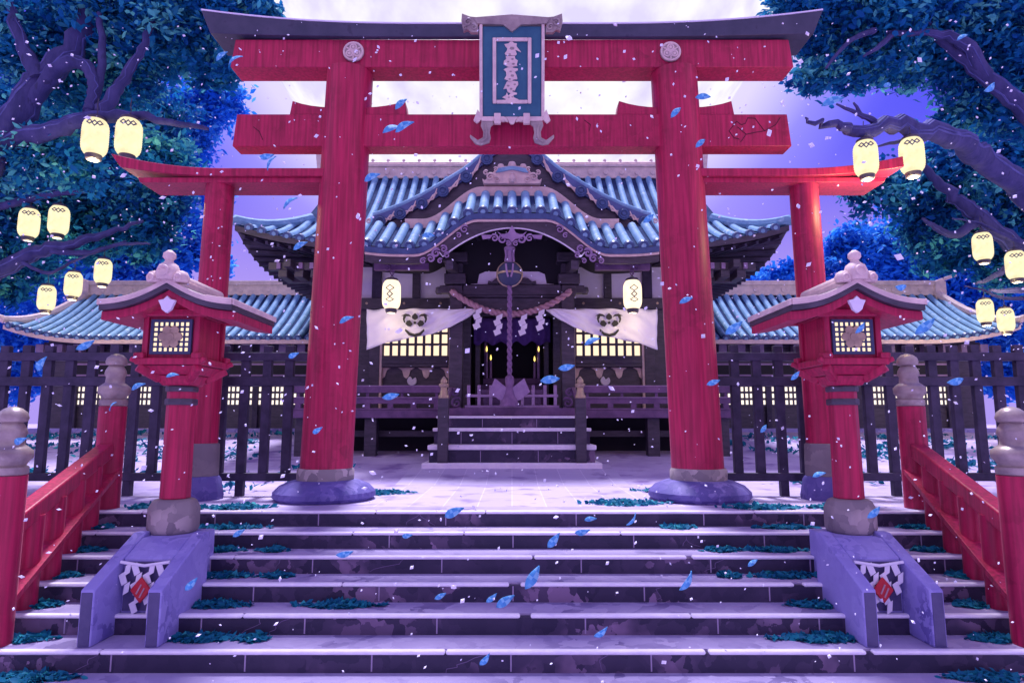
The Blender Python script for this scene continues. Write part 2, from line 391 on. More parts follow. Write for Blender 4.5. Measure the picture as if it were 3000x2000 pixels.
# ------------------------------------------------------------------ leaves
def leaf_mesh(name, P, size, normal_bias, material, parent=None, tone=None, aspect=.5, bend=.25, sizevar=.45):
    n = len(P)
    nd = RNG.normal(size=(n, 3)) + np.asarray(normal_bias)
    nd /= np.linalg.norm(nd, axis=1)[:, None]
    r = RNG.normal(size=(n, 3)); t = np.cross(nd, r); t /= np.linalg.norm(t, axis=1)[:, None]
    b = np.cross(nd, t)
    L = size * (1 + sizevar * RNG.uniform(-1, 1, n))[:, None]
    Wd = L * aspect
    V = np.empty((n, 6, 3))
    V[:, 0] = P - t * L * .5
    V[:, 1] = P - t * L * .1 + b * Wd * .5 - nd * L * bend * .3
    V[:, 2] = P + t * L * .25 + b * Wd * .38 - nd * L * bend * .3
    V[:, 3] = P + t * L * .55 - nd * L * bend
    V[:, 4] = P + t * L * .25 - b * Wd * .38 - nd * L * bend * .3
    V[:, 5] = P - t * L * .1 - b * Wd * .5 - nd * L * bend * .3
    off = Vector((0, 0, 0)) if parent is None else W[parent.name]
    V -= np.array(off)
    me = bpy.data.meshes.new(name)
    me.vertices.add(n * 6); me.vertices.foreach_set('co', V.reshape(-1))
    idx = (np.arange(n)[:, None] * 6 + np.array([0, 1, 2, 3, 0, 3, 4, 5])[None, :]).reshape(-1)
    me.loops.add(n * 8); me.loops.foreach_set('vertex_index', idx.astype(np.int32))
    me.polygons.add(n * 2); me.polygons.foreach_set('loop_start', (np.arange(n * 2) * 4).astype(np.int32))
    me.update(calc_edges=True)
    at = me.attributes.new('leaf_tone', 'FLOAT', 'FACE')
    tn = RNG.uniform(0, 1, n) if tone is None else tone
    at.data.foreach_set('value', np.repeat(tn, 2).astype(np.float32))
    me.materials.append(material)
    o = bpy.data.objects.new(name, me); COL.objects.link(o)
    if parent is not None: o.parent = parent; W[o.name] = off
    return o
def clump_points(clumps):
    Ps = []; Ts = []
    for (c, r, n) in clumps:
        r = np.array(r if hasattr(r, '__len__') else (r, r, r * .8), float); c = np.array(c, float)
        n = int(n * 1.6); m = max(16, n // 75)
        d = RNG.normal(size=(m, 3)); d /= np.linalg.norm(d, axis=1)[:, None]
        sub = c + d * r * RNG.uniform(.35, .95, (m, 1))
        stn = RNG.uniform(-.28, .28, m)
        k = RNG.integers(0, m, n)
        p = sub[k] + RNG.normal(size=(n, 3)) * (r * .20)
        Ps.append(p); Ts.append(np.clip(.48 + stn[k] * 1.7 + RNG.normal(0, .15, n), 0, 1))
    return np.concatenate(Ps), np.concatenate(Ts)
def gnarl(pts, n=6, amp=.05):
    """smooth a coarse path and make it slightly crooked"""
    pts = [Vector(p) for p in pts]; out = []
    for i in range(len(pts) - 1):
        p0 = pts[max(i - 1, 0)]; p1 = pts[i]; p2 = pts[i + 1]; p3 = pts[min(i + 2, len(pts) - 1)]
        for k in range(n):
            t = k / n
            q = .5 * ((2 * p1) + (p2 - p0) * t + (2 * p0 - 5 * p1 + 4 * p2 - p3) * t * t + (3 * p1 - p0 - 3 * p2 + p3) * t ** 3)
            out.append(q + Vector([random.uniform(-amp, amp) for _ in range(3)]))
    out.append(pts[-1]); return out
def limb(mb, pts, r0, r1, amp=None):
    q = gnarl(pts, 6, amp if amp is not None else r0 * .18)
    n = len(q)
    rr = [(r0 + (r1 - r0) * i / (n - 1)) * random.uniform(.92, 1.08) for i in range(n)]
    mb.tube(q, rr, 12)
    for k in range(6 if r0 > .1 else 4):
        a0 = random.uniform(0, 2 * PI); tw = random.uniform(-.12, .12); i0 = random.randint(0, n // 2); i1 = min(n - 1, i0 + random.randint(n // 3, n))
        pts = []; rs = []
        for i in range(i0, i1 + 1):
            d = (q[min(i + 1, n - 1)] - q[max(i - 1, 0)]).normalized(); a = d.cross(Vector((0, 1, .2))).normalized(); b = d.cross(a)
            t = a0 + tw * i + random.uniform(-.16, .16)
            pts.append(q[i] + (a * math.cos(t) + b * math.sin(t)) * rr[i] * .95); rs.append(rr[i] * .10 * (.35 + math.sin(PI * (i - i0 + .5) / (i1 - i0 + 1))))
        if len(pts) > 2: mb.tube(pts, rs, 5, 1)
def tree(name, label, base, limbs, clumps, lm, size, group=None):
    t = thing(name, label, 'tree', base, group)
    mb = MB()
    for (pts, r0, r1) in limbs: limb(mb, pts, r0, r1)
    mb.build('trunk', [M['bark'], M['barkridge']], t, angle=60)
    P, T = clump_points(clumps)
    leaf_mesh('crown', P, size, (0, -.5, .9), lm, t, T)
    return t

def cl(px, py, Y, rpx, n, ry=.8, rz=None):
    """leaf clump seen at px, py with radius rpx (photo pixels) at depth Y"""
    p = pt(px, py, Y); k = Y / F
    return (p, (rpx * k, rpx * k * ry, (rz or rpx * .75) * k), n)

# near left tree
yl = 11.2
tree('broadleaf_tree', 'big teal leaved tree at left whose long branch carries the two large lanterns', (-9.6, yl, gz(yl)),
     [([(-9.6, yl, .0), pt(-120, 700, yl), pt(20, 380, yl), pt(130, 230, yl + .1), pt(240, 90, yl + .2), pt(330, -160, yl + .4)], .38, .12),
      ([pt(10, 420, yl), pt(140, 385, yl - .2), pt(280, 345, yl - .5), pt(430, 345, yl - .7), pt(610, 378, yl - .8)], .20, .03),
      ([pt(90, 300, yl), pt(170, 200, yl - .2), pt(250, 190, yl - .3), pt(275, 260, yl - .4), pt(262, 335, yl - .45)], .14, .08),
      ([pt(290, 340, yl - .5), pt(345, 260, yl - .3), pt(405, 165, yl - .1), pt(450, 60, yl)], .13, .05),
      ([pt(260, 330, yl - .45), pt(300, 190, yl - .2), pt(290, 40, yl)], .10, .05),
      ([pt(120, 240, yl), pt(60, 120, yl), pt(20, -20, yl)], .16, .06)],
     [cl(200, 200, yl + 1.2, 170, 2400), cl(330, 230, yl + 1.3, 170, 2200), cl(60, 40, yl + .8, 190, 2600), cl(300, 10, yl + .5, 190, 2600), cl(520, 20, yl + .3, 170, 2600), cl(660, 20, yl, 120, 1500, rz=70), cl(430, 110, yl + .9, 160, 2200),
      cl(560, 150, yl + .8, 130, 1900), cl(40, 170, yl + .4, 110, 1200), cl(640, 215, yl + .6, 80, 900, rz=60), cl(770, 30, yl - .1, 55, 450, rz=35),
      cl(150, 480, yl + .5, 140, 1700, rz=90), cl(480, 470, yl + .8, 130, 1500, rz=80), cl(60, 400, yl + .9, 90, 900)],
     M['leafteal'], .145)
# second left tree, farther
y2 = 15.5
tree('broadleaf_tree', 'dark tree over the left corridor roof with a drooping branch of small lanterns', (-15.5, y2, gz(y2)),
     [([(-15.5, y2, .4), pt(-140, 900, y2), pt(-40, 560, y2), pt(60, 300, y2)], .42, .14),
      ([pt(-130, 890, y2), pt(60, 760, y2 - .1), pt(190, 720, y2 - .2), pt(300, 690, y2 - .3), pt(420, 648, y2 - .3)], .24, .03),
      ([pt(150, 735, y2 - .2), pt(260, 740, y2 - .3), pt(350, 715, y2 - .3), pt(440, 715, y2 - .3)], .09, .02),
      ([pt(60, 764, 15.35), pt(140, 800, 15.2), pt(217, 764, 15.2), pt(305, 728, 15.2), pt(370, 705, 15.2)], .05, .012),
      ([pt(-60, 620, y2), pt(60, 590, y2), pt(160, 570, y2), pt(250, 560, y2)], .12, .04)],
     [cl(80, 590, y2 + .9, 190, 2600), cl(270, 570, y2 + 1.2, 180, 2600), cl(420, 600, y2 + 1.4, 140, 1900), cl(50, 730, y2 + 1.3, 140, 1800), cl(250, 690, y2 + 1.5, 120, 1700),
      cl(420, 700, y2 + 1.6, 90, 1200), cl(20, 840, y2 + 1.2, 70, 600, rz=50), cl(350, 450, y2 + 1.4, 150, 1900), cl(30, 450, y2 + 1.4, 140, 1600), cl(30, 300, y2 + 1.6, 140, 1600), cl(470, 350, y2 + 2, 130, 1500), cl(30, 680, y2 + 1.5, 130, 1500), cl(190, 330, y2 + 1.8, 190, 2200)],
     M['leafdark'], .19)
# far blue tree left
y3 = 25
tree('broadleaf_tree', 'bright blue leaved tree farthest back on the left beside the side gate pillar', (-16.5, y3, .75),
     [([(-16.5, y3, .7), pt(330, 800, y3), pt(420, 560, y3), pt(500, 300, y3)], .5, .14), ([pt(420, 560, y3), pt(520, 480, y3)], .2, .06)],
     [cl(560, 310, y3, 130, 2000), cl(640, 290, y3, 80, 900), cl(470, 430, y3, 150, 2000), cl(590, 400, y3, 60, 600), cl(490, 560, y3, 140, 1900), cl(520, 700, y3 - .6, 130, 1900), cl(600, 730, y3, 60, 600),
      cl(420, 760, y3, 110, 1500), cl(330, 350, y3, 190, 2200), cl(30, 1010, y3 + 1, 110, 1500), cl(160, 1010, y3 + 1, 110, 1500), cl(40, 1110, y3 + 1, 90, 1000), cl(30, 900, y3 + 1, 120, 1500), cl(300, 620, y3, 190, 2000), cl(120, 640, y3, 200, 2000), cl(620, 770, y3, 60, 500), cl(130, 420, y3, 200, 2000), cl(130, 850, y3, 220, 2600), cl(300, 830, y3, 150, 1800)],
     M['leafblue'], .24)
# near right tree
yr = 11.4
tree('broadleaf_tree', 'big dark leaved tree at the right whose bare branch holds the pair of large lanterns', (9.9, yr, gz(yr)),
     [([(9.9, yr, .0), pt(3140, 800, yr), pt(3030, 590, yr - .1), pt(2890, 470, yr - .9), pt(2790, 405, yr - 1.8), pt(2660, 372, yr - 2.8), pt(2520, 378, yr - 3.3), pt(2430, 365, yr - 3.4), pt(2360, 345, yr - 3.4)], .30, .012),
      ([pt(2600, 372, yr - 3.0), pt(2540, 345, yr - 3.2), pt(2450, 305, yr - 3.3)], .06, .012),
      ([pt(2530, 345, yr - 3.2), pt(2500, 300, yr - 3.25)], .035, .01),
      ([pt(2700, 385, yr - 2.5), pt(2650, 410, yr - 2.8), pt(2570, 430, yr - 3.0)], .05, .012),
      ([(9.9, yr, .3), pt(3160, 520, yr + .2), pt(3010, 330, yr), pt(2890, 230, yr), pt(2780, 130, yr), pt(2700, 60, yr)], .24, .06),
      ([pt(2890, 230, yr), pt(2830, 130, yr - .2), pt(2740, 100, yr - .3), pt(2600, 95, yr - .4)], .14, .04),
      ([pt(2560, 90, yr - .4), pt(2490, 120, yr - .5), pt(2420, 200, yr - .6)], .06, .02),
      ([pt(2620, 95, yr - .4), pt(2570, 140, yr - .5), pt(2530, 165, yr - .5)], .06, .02)],
     [cl(2330, 25, yr - .2, 90, 900, rz=45), cl(2440, 30, yr, 150, 2000, rz=80), cl(2620, 20, yr, 180, 2400), cl(2830, 10, yr + .2, 190, 2400), cl(2980, 80, yr + .4, 160, 1900), cl(2430, 150, yr + .4, 110, 1500), cl(2560, 110, yr + .6, 140, 1900), cl(2720, 110, yr + .9, 150, 1900), cl(2900, 140, yr + .9, 150, 1900), cl(2390, 110, yr + .2, 70, 800),
      cl(2540, 190, yr + .5, 140, 1800, rz=70), cl(2390, 225, yr + .2, 80, 900, rz=45), cl(2680, 170, yr + .7, 130, 1500, rz=90), cl(2850, 250, yr + .8, 130, 1600), cl(2950, 330, yr + .8, 150, 1800), cl(2810, 330, yr + .9, 70, 700),
      cl(2960, 180, yr + .6, 120, 1400)],
     M['leafteal'], .145)
y4 = 15.8
tree('broadleaf_tree', 'dark tree behind the right corridor roof where the four small lanterns hang', (15.6, y4, gz(y4)),
     [([(15.6, y4, .4), pt(3150, 900, y4), pt(2990, 740, y4), pt(2850, 620, y4), pt(2770, 560, y4), pt(2700, 480, y4)], .34, .08),
      ([pt(2870, 640, y4), pt(2800, 690, y4), pt(2740, 665, y4), pt(2700, 640, y4)], .14, .03),
      ([pt(3070, 720, 15.6), pt(2972, 704, 15.0), pt(2875, 656, 15.0), pt(2790, 640, 15.0)], .075, .015),
      ([pt(3070, 870, 15.9), pt(2943, 874, 16.0), pt(2883, 850, 16.0), pt(2825, 838, 16.0)], .06, .012),
      ([pt(2990, 740, y4), pt(2930, 800, y4 - .1), pt(2860, 830, y4 - .2)], .12, .03),
      ([pt(3080, 830, y4 - .1), pt(2990, 850, y4 - .2), pt(2900, 850, y4 - .3)], .12, .03)],
     [cl(2600, 560, y4 + 1, 120, 1500, rz=80), cl(2900, 400, y4 + 1.7, 170, 2000), cl(2980, 500, y4 + 1.7, 150, 1700), cl(2800, 620, y4 + 1.8, 140, 1700), cl(2740, 520, y4 + 1.2, 130, 1600), cl(2900, 520, y4 + 1.4, 170, 2200), cl(2720, 680, y4 + 1.2, 110, 1500), cl(2850, 670, y4 + 1.5, 130, 1800),
      cl(2975, 780, y4 + 1.6, 110, 1400), cl(2770, 760, y4 + 1.7, 70, 700), cl(2520, 540, y4 + .8, 60, 500, rz=40), cl(2980, 640, y4 + 1.3, 120, 1400)],
     M['leafdark'], .19)
y5 = 25.5
tree('broadleaf_tree', 'bright blue leaved tree farthest back on the right beside the side gate pillar', (15.5, y5, .75),
     [([(15.5, y5, .7), pt(2650, 820, y5), pt(2570, 740, y5), pt(2520, 690, y5)], .5, .12), ([pt(2650, 820, y5), pt(2700, 700, y5), pt(2760, 560, y5)], .3, .1)],
     [cl(2960, 1020, y5, 120, 1500), cl(2850, 1010, y5, 110, 1400), cl(2960, 1110, y5, 90, 1000), cl(2950, 900, y5, 130, 1500), cl(2530, 730, y5, 110, 1900), cl(2460, 720, y5, 55, 500), cl(2420, 770, y5, 70, 700), cl(2600, 800, y5, 120, 1600), cl(2330, 800, y5, 80, 800, rz=40), cl(2250, 815, y5, 70, 600, rz=28),
      cl(2720, 760, y5, 140, 1700), cl(2860, 740, y5, 200, 2000), cl(2700, 620, y5, 120, 1100), cl(2900, 560, y5, 200, 1700), cl(2860, 880, y5, 200, 2600), cl(2720, 860, y5, 140, 1700), cl(2960, 420, y5, 150, 1200), cl(2640, 690, y5, 90, 900)],
     M['leafblue'], .24)

# ------------------------------------------------------------------ the red gate
TY = 8.6
tg = thing('torii_gate', 'tall red shrine gate with a curved dark grey lintel and two lower red side wings', 'gate', (0, TY, 0))
ztop_beam0, ztop_beam1 = 6.01, 6.43
def lean_tube(mb, xb, xt, z0, z1, r0, r1, n=32, y=TY):
    k = 14
    pts = [(xb + (xt - xb) * i / k, y, z0 + (z1 - z0) * i / k) for i in range(k + 1)]
    mb.tube(pts, [r0 + (r1 - r0) * i / k for i in range(k + 1)], n)
for s in (-1, 1):
    b = MB(); lean_tube(b, s * 2.486, s * 2.345, .36, ztop_beam0 + .0, .342, .325)
    p = b.build('pillar', M['red'], tg, angle=50)
    b = MB(); b.lathe([(.355, .17), (.372, .19), (.372, .38), (.352, .41)], (s * 2.492, TY, 0), 40); b.build('pillar_collar', M['stonebase'], p)
    b = MB(); b.lathe([(.60, -.02), (.665, .05), (.66, .11), (.58, .19), (.46, .24), (.38, .26)], (s * 2.495, TY, 0), 40); b.build('base_stone', M['gatebase'], tg)
def beam_poly(xa, xb_, z0, z1, n=2):
    return [(xa, z0), (xb_, z0), (xb_, z1), (xa, z1)]
b = MB(); b.prism([(-4.0, 6.01), (4.0, 6.01), (3.95, 6.43), (-3.95, 6.43)], 8.40, 8.79)
b.build('upper_beam', M['red'], tg, bevel=.012)
b = MB(); n = 40; tp = []; bt = []
for i in range(n + 1):
    t = -1 + 2 * i / n; a = abs(t); xt = t * 4.43; xb = t * 4.28
    rise = max(0, (abs(xt) - 1.2) / 3.23) ** 2.3
    tp.append((xt, 6.62 + .21 * rise)); bt.append((xb, 6.432 + .05 * rise))
b.strip(tp, bt, 8.33, 8.90); b.build('top_lintel', M['kasagi'], tg, bevel=.012, angle=50)
# pale strip along the top of the lintel
b = MB(); b.strip([(x, z + .022) for x, z in tp], [(x, z + .002) for x, z in tp], 8.325, 8.905); b.build('lintel_cap', M['plaster'], tg)
b = MB(); b.prism([(-3.93, 4.855), (3.93, 4.855), (3.89, 5.33), (-3.89, 5.33)], 8.45, 8.74); lb = b.build('lower_beam', M['red'], tg, bevel=.012)
b = MB()
for line in ([(2170, 416), (2186, 394), (2214, 388), (2240, 384), (2272, 366), (2286, 344)], [(2240, 384), (2226, 366), (2212, 347), (2190, 346), (2184, 362)], [(2136, 384), (2158, 356), (2172, 366), (2184, 362)], [(2186, 394), (2160, 372)], [(2136, 384), (2150, 404), (2166, 408)],
             [(742, 372), (760, 386), (770, 410)], [(1712, 352), (1730, 366), (1726, 384)]):
    q = [pt(x, y, 8.449) for x, y in line]
    for p0, p1 in zip(q, q[1:]): b.bar(p0, p1, .006, .009)
b.build('crack', M['crack'], lb)
for s in (-1, 1):
    x0, x1 = s * 3.12, s * 1.52
    pr = []
    for i in range(13):
        t = i / 12; x = x0 + (x1 - x0) * t
        e = abs(2 * t - 1)
        pr.append((x, 5.44 + .10 * e ** 3))
    b = MB(); b.prism([(x0 + s * .07 * 0 + (x1 - x0) * -.02, 5.332)] + pr + [(x1 + (x1 - x0) * .02, 5.332)], 8.47, 8.72); b.build('wedge', M['red'], tg, bevel=.008)
    c = (s * 2.25, 8.40, 6.225)
    b = MB(); b.disc(c, .150, -.035, -.002, 28)
    md = b.build('medallion', M['bronze'], tg, bevel=.008)
    b = MB(); b.ring((c[0], 8.362, c[2]), .132, .016, 28)
    for a in (PI / 2, PI / 2 + 2 * PI / 3, PI / 2 - 2 * PI / 3):
        q = (c[0] + .062 * math.cos(a), 8.360, c[2] + .062 * math.sin(a))
        b.ring(q, .042, .014, 16); b.disc(q, .022, -.006, .003, 10)
        b.tube([(c[0], 8.36, c[2]), (c[0] + .115 * math.cos(a + PI / 3), 8.36, c[2] + .115 * math.sin(a + PI / 3))], .011, 6)
    b.build('emblem', M['tan'], md)
    # side wing
    b = MB(); lean_tube(b, s * 4.175, s * 4.13, .36, 4.33, .20, .19, 28); p = b.build('side_pillar', M['red'], tg, angle=50)
    b = MB(); b.lathe([(.225, .30), (.235, .32), (.225, .72), (.21, .735)], (s * 4.175, TY, 0), 24); b.build('pillar_collar', M['stonebase'], p)
    b = MB(); b.lathe([(.30, -.02), (.31, .05), (.27, .26), (.24, .31)], (s * 4.175, TY, 0), 10); b.build('base_stone', M['gatebase'], tg, bevel=.015)
    tp = []; bt = []
    for i in range(26):
        t = i / 25
        xt = 2.40 + (5.57 - 2.40) * t; xb = 2.40 + (5.42 - 2.40) * t
        rise = max(0, (xt - 4.0) / 1.57) ** 2
        tp.append((s * xt, 4.50 + .21 * rise)); bt.append((s * xb, 4.385 + .13 * rise))
    b = MB(); b.strip(tp, bt, 8.36, 8.98); b.build('side_lintel', M['red'], tg, bevel=.012, angle=50)
    b = MB(); b.prism([(s * 2.40, 4.31), (s * 5.16, 4.31), (s * 5.20, 4.383), (s * 2.40, 4.383)], 8.41, 8.93); b.build('side_beam', M['red'], tg, bevel=.008)

# plaque hanging under the lintel, tipped towards the steps
pq = thing('shrine_plaque', 'tall teal plaque with pale carved frame and calligraphy hanging at the centre of the gate', 'plaque', (0, 8.24, 5.17), rot=(.17, 0, 0))
b = MB(); b.box(-.40, .40, -.03, .03, .0, 1.22); bd = b.build('board', M['teal'], pq, bevel=.008, local=True)
b = MB()
b.box(-.445, -.402, -.055, .035, .0, 1.24); b.box(.402, .445, -.055, .035, .0, 1.24)
b.build('outer_frame', M['tan'], pq, bevel=.008, local=True)
b = MB(); w, h0, h1, t = .265, .175, 1.06, .05
b.box(-w, -w + t, -.06, -.032, h0, h1); b.box(w - t, w, -.06, -.032, h0, h1); b.box(-w + t, w - t, -.06, -.032, h1 - t, h1); b.box(-w + t, w - t, -.06, -.032, h0, h0 + t)
b.build('inner_frame', M['tan'], pq, bevel=.01, local=True)
def qc(x, y): return ((x - 785) / 1568 * 400 * .00480 , 1.22 - (y - 140) / 1568 * 400 * .00480 * .975)
glyphs = [[(780, 305), (805, 335), (838, 338), (835, 372), (885, 435), (820, 410), (838, 455), (825, 475), (715, 470), (705, 450), (728, 420), (735, 395), (715, 375), (700, 348), (745, 340)],
          [(715, 482), (818, 480), (820, 510), (850, 530), (838, 575), (845, 590), (790, 600), (775, 612), (740, 600), (690, 570), (695, 535), (720, 515)],
          [(775, 600), (800, 614), (850, 620), (852, 640), (815, 655), (838, 700), (845, 740), (800, 745), (765, 778), (740, 755), (700, 738), (722, 700), (718, 655), (692, 632), (720, 615)],
          [(728, 768), (800, 758), (850, 765), (855, 800), (835, 825), (815, 870), (795, 865), (775, 900), (735, 880), (725, 845), (690, 850), (712, 800)],
          [(728, 890), (745, 925), (790, 880), (842, 895), (840, 910), (800, 920), (805, 945), (858, 968), (850, 985), (770, 985), (745, 970), (718, 992), (712, 960), (675, 945), (715, 920)]]
b = MB()
for gph in glyphs: b.prism([qc(x, y) for x, y in gph], -.05, -.031)
lt = b.build('lettering', M['tan'], bd, local=True)
b = MB()
for (x, y, r) in ((785, 395, 26), (760, 460, 14), (790, 515, 15), (742, 545, 12), (800, 570, 16), (770, 655, 14), (790, 700, 20), (760, 740, 12), (742, 815, 16), (815, 800, 14), (775, 850, 16), (748, 945, 14), (790, 940, 12)):
    c = qc(x, y); b.prism([(c[0] + r * .0013 * math.cos(a), c[1] + r * .0009 * math.sin(a)) for a in (0, 1, 2.2, 3.3, 4.4, 5.4)], -.052, -.049)
b.build('brush_gaps', M['bronze'], lt, local=True)
# carved head of the plaque
b = MB()
b.prism([(-.47, 1.24), (-.12, 1.225), (0, 1.13), (.12, 1.225), (.47, 1.24), (.52, 1.32), (.2, 1.345), (0, 1.36), (-.2, 1.345), (-.52, 1.32)], -.07, .02)
for s in (-1, 1):
    b.prism([(s * .46, 1.13), (s * .56, 1.13), (s * .60, 1.17), (s * .66, 1.15), (s * .69, 1.28), (s * .68, 1.38), (s * .57, 1.34), (s * .47, 1.33)], -.05, .02)
    b.swirl((s * .60, -.06, 1.26), .055, s, r=.018); b.swirl((s * .52, -.06, 1.20), .045, -s, r=.015); b.swirl((s * .64, -.06, 1.19), .03, s, r=.012)
b.build('carved_head', M['bronze'], pq, bevel=.008, local=True)
b = MB()
b.box(-.42, -.10, -.06, .02, -.06, .0); b.box(.10, .42, -.06, .02, -.06, .0)
for s in (-1, 1):
    b.box(s * .20 - .045, s * .20 + .045, -.08, .0, -.10, .04)
    b.prism([(s * .09, .0), (s * .13, -.05), (s * .05, -.07)], -.06, .0)
    b.prism([(s * .47, .10), (s * .40, -.02), (s * .48, -.09), (s * .53, -.05)], -.05, .0)
b.prism([(-.09, .0), (.09, .0), (.02, -.10), (-.02, -.10)], -.05, -.01)
b.build('lower_frame', M['tan'], pq, bevel=.006, local=True)
for s in (-1, 1):
    b = MB()
    q = [(.25, -.06), (.42, -.06), (.43, -.12), (.395, -.20), (.40, -.28), (.47, -.315), (.575, -.24), (.58, -.28), (.50, -.37), (.42, -.385), (.31, -.35), (.29, -.28), (.305, -.21), (.29, -.13), (.25, -.10)]
    b.prism([(s * x, z) for x, z in q], -.05, .0)
    b.tube([(s * .37, -.055, -.1), (s * .35, -.055, -.2), (s * .36, -.055, -.30), (s * .44, -.055, -.345)], .02, 6)
    b.build('scroll_foot', M['bronze'], pq, bevel=.01, local=True)

# ------------------------------------------------------------------ fences
FY = 8.97
for s in (-1, 1):
    fr = thing('picket_fence', 'dark wooden picket fence standing behind the %s wing of the red gate' % SIDE[s], 'fence', (s * 5.6, FY, 0), 'dark picket fences')
    z1, z2, z3 = zz(1045, FY), zz(1117, FY), zz(1396, FY)
    xa, xb = 2.72, 9.4
    for (z, h) in ((z1, .115), (z2, .125), (z3, .11)):
        b = MB(); b.box(*sorted((s * xa, s * xb)), FY - .06, FY + .06, z - h / 2, z + h / 2); b.build('rail', M['fencewood'], fr, bevel=.008)
    i = 0; x = xa + .13
    while x < xb:
        w = .062
        b = MB(); b.box(s * x - w, s * x + w, FY - .04, FY + .04, z3 + .02, zz(1012, FY) + random.uniform(-.008, .008))
        b.build('picket', M['fencewood'], fr, bevel=.008)
        if i % 5 == 3:
            b = MB(); b.box(s * x - .055, s * x + .055, FY - .05, FY + .05, -.05, z3 - .05); b.build('foot', M['fencewood'], fr, bevel=.008)
        x += .312; i += 1

# ------------------------------------------------------------------ stair handrails
FIN = [(.15, 0), (.165, .02), (.165, .09), (.14, .11), (.155, .15), (.19, .19), (.19, .27), (.15, .31), (.115, .34), (.11, .42), (.13, .47), (.12, .52), (.10, .56), (.085, .585), (.12, .60), (.13, .64), (.115, .70), (.07, .745), (.02, .765)]
for s in (-1, 1):
    hr = thing('stair_handrail', 'red wooden handrail with bronze capped posts along the %s edge of the steps' % SIDE[s], 'handrail', (s * 4.2, 6.3, -.5), 'red stair handrails')
    near = Vector((s * 4.41, 5.62, -.85)); far = Vector((s * 4.85, 7.72, 0))
    zn = zz(1392, near.y); zf = zz(1190, far.y)
    for (p, zt, k) in ((near, zn, .78), (far, zf, .84)):
        b = MB(); b.lathe([(.15, p.z - .01), (.15, zt)], (p.x, p.y, 0), 24); po = b.build('newel_post', M['red'], hr)
        b = MB(); b.lathe([(r * .92, z * k) for r, z in FIN], (p.x, p.y, zt), 24); b.build('finial', M['bronze'], po, angle=50)
    tn = Vector((near.x, near.y, zz(1560, near.y))); tf = Vector((far.x, far.y, zz(1310, far.y)))
    b = MB()
    b.bar(tn, tf, .17, .17); b.build('handrail', M['red'], hr, bevel=.022, seg=3)
    ln = tn + Vector((0, 0, -.58)); lf = tf + Vector((0, 0, -.27))
    b = MB(); b.bar(ln, lf, .29, .055); b.build('lower_rail', M['red'], hr, bevel=.006)
    for k in range(1, 5):
        yb = Y0 - k * RUN + .22
        t = (yb - near.y) / (far.y - near.y)
        q = tn.lerp(tf, t)
        b = MB(); b.lathe([(.105, -k * RISE - .01), (.105, q.z - .06)], (q.x, yb, 0), 20); b.build('baluster', M['red'], hr)

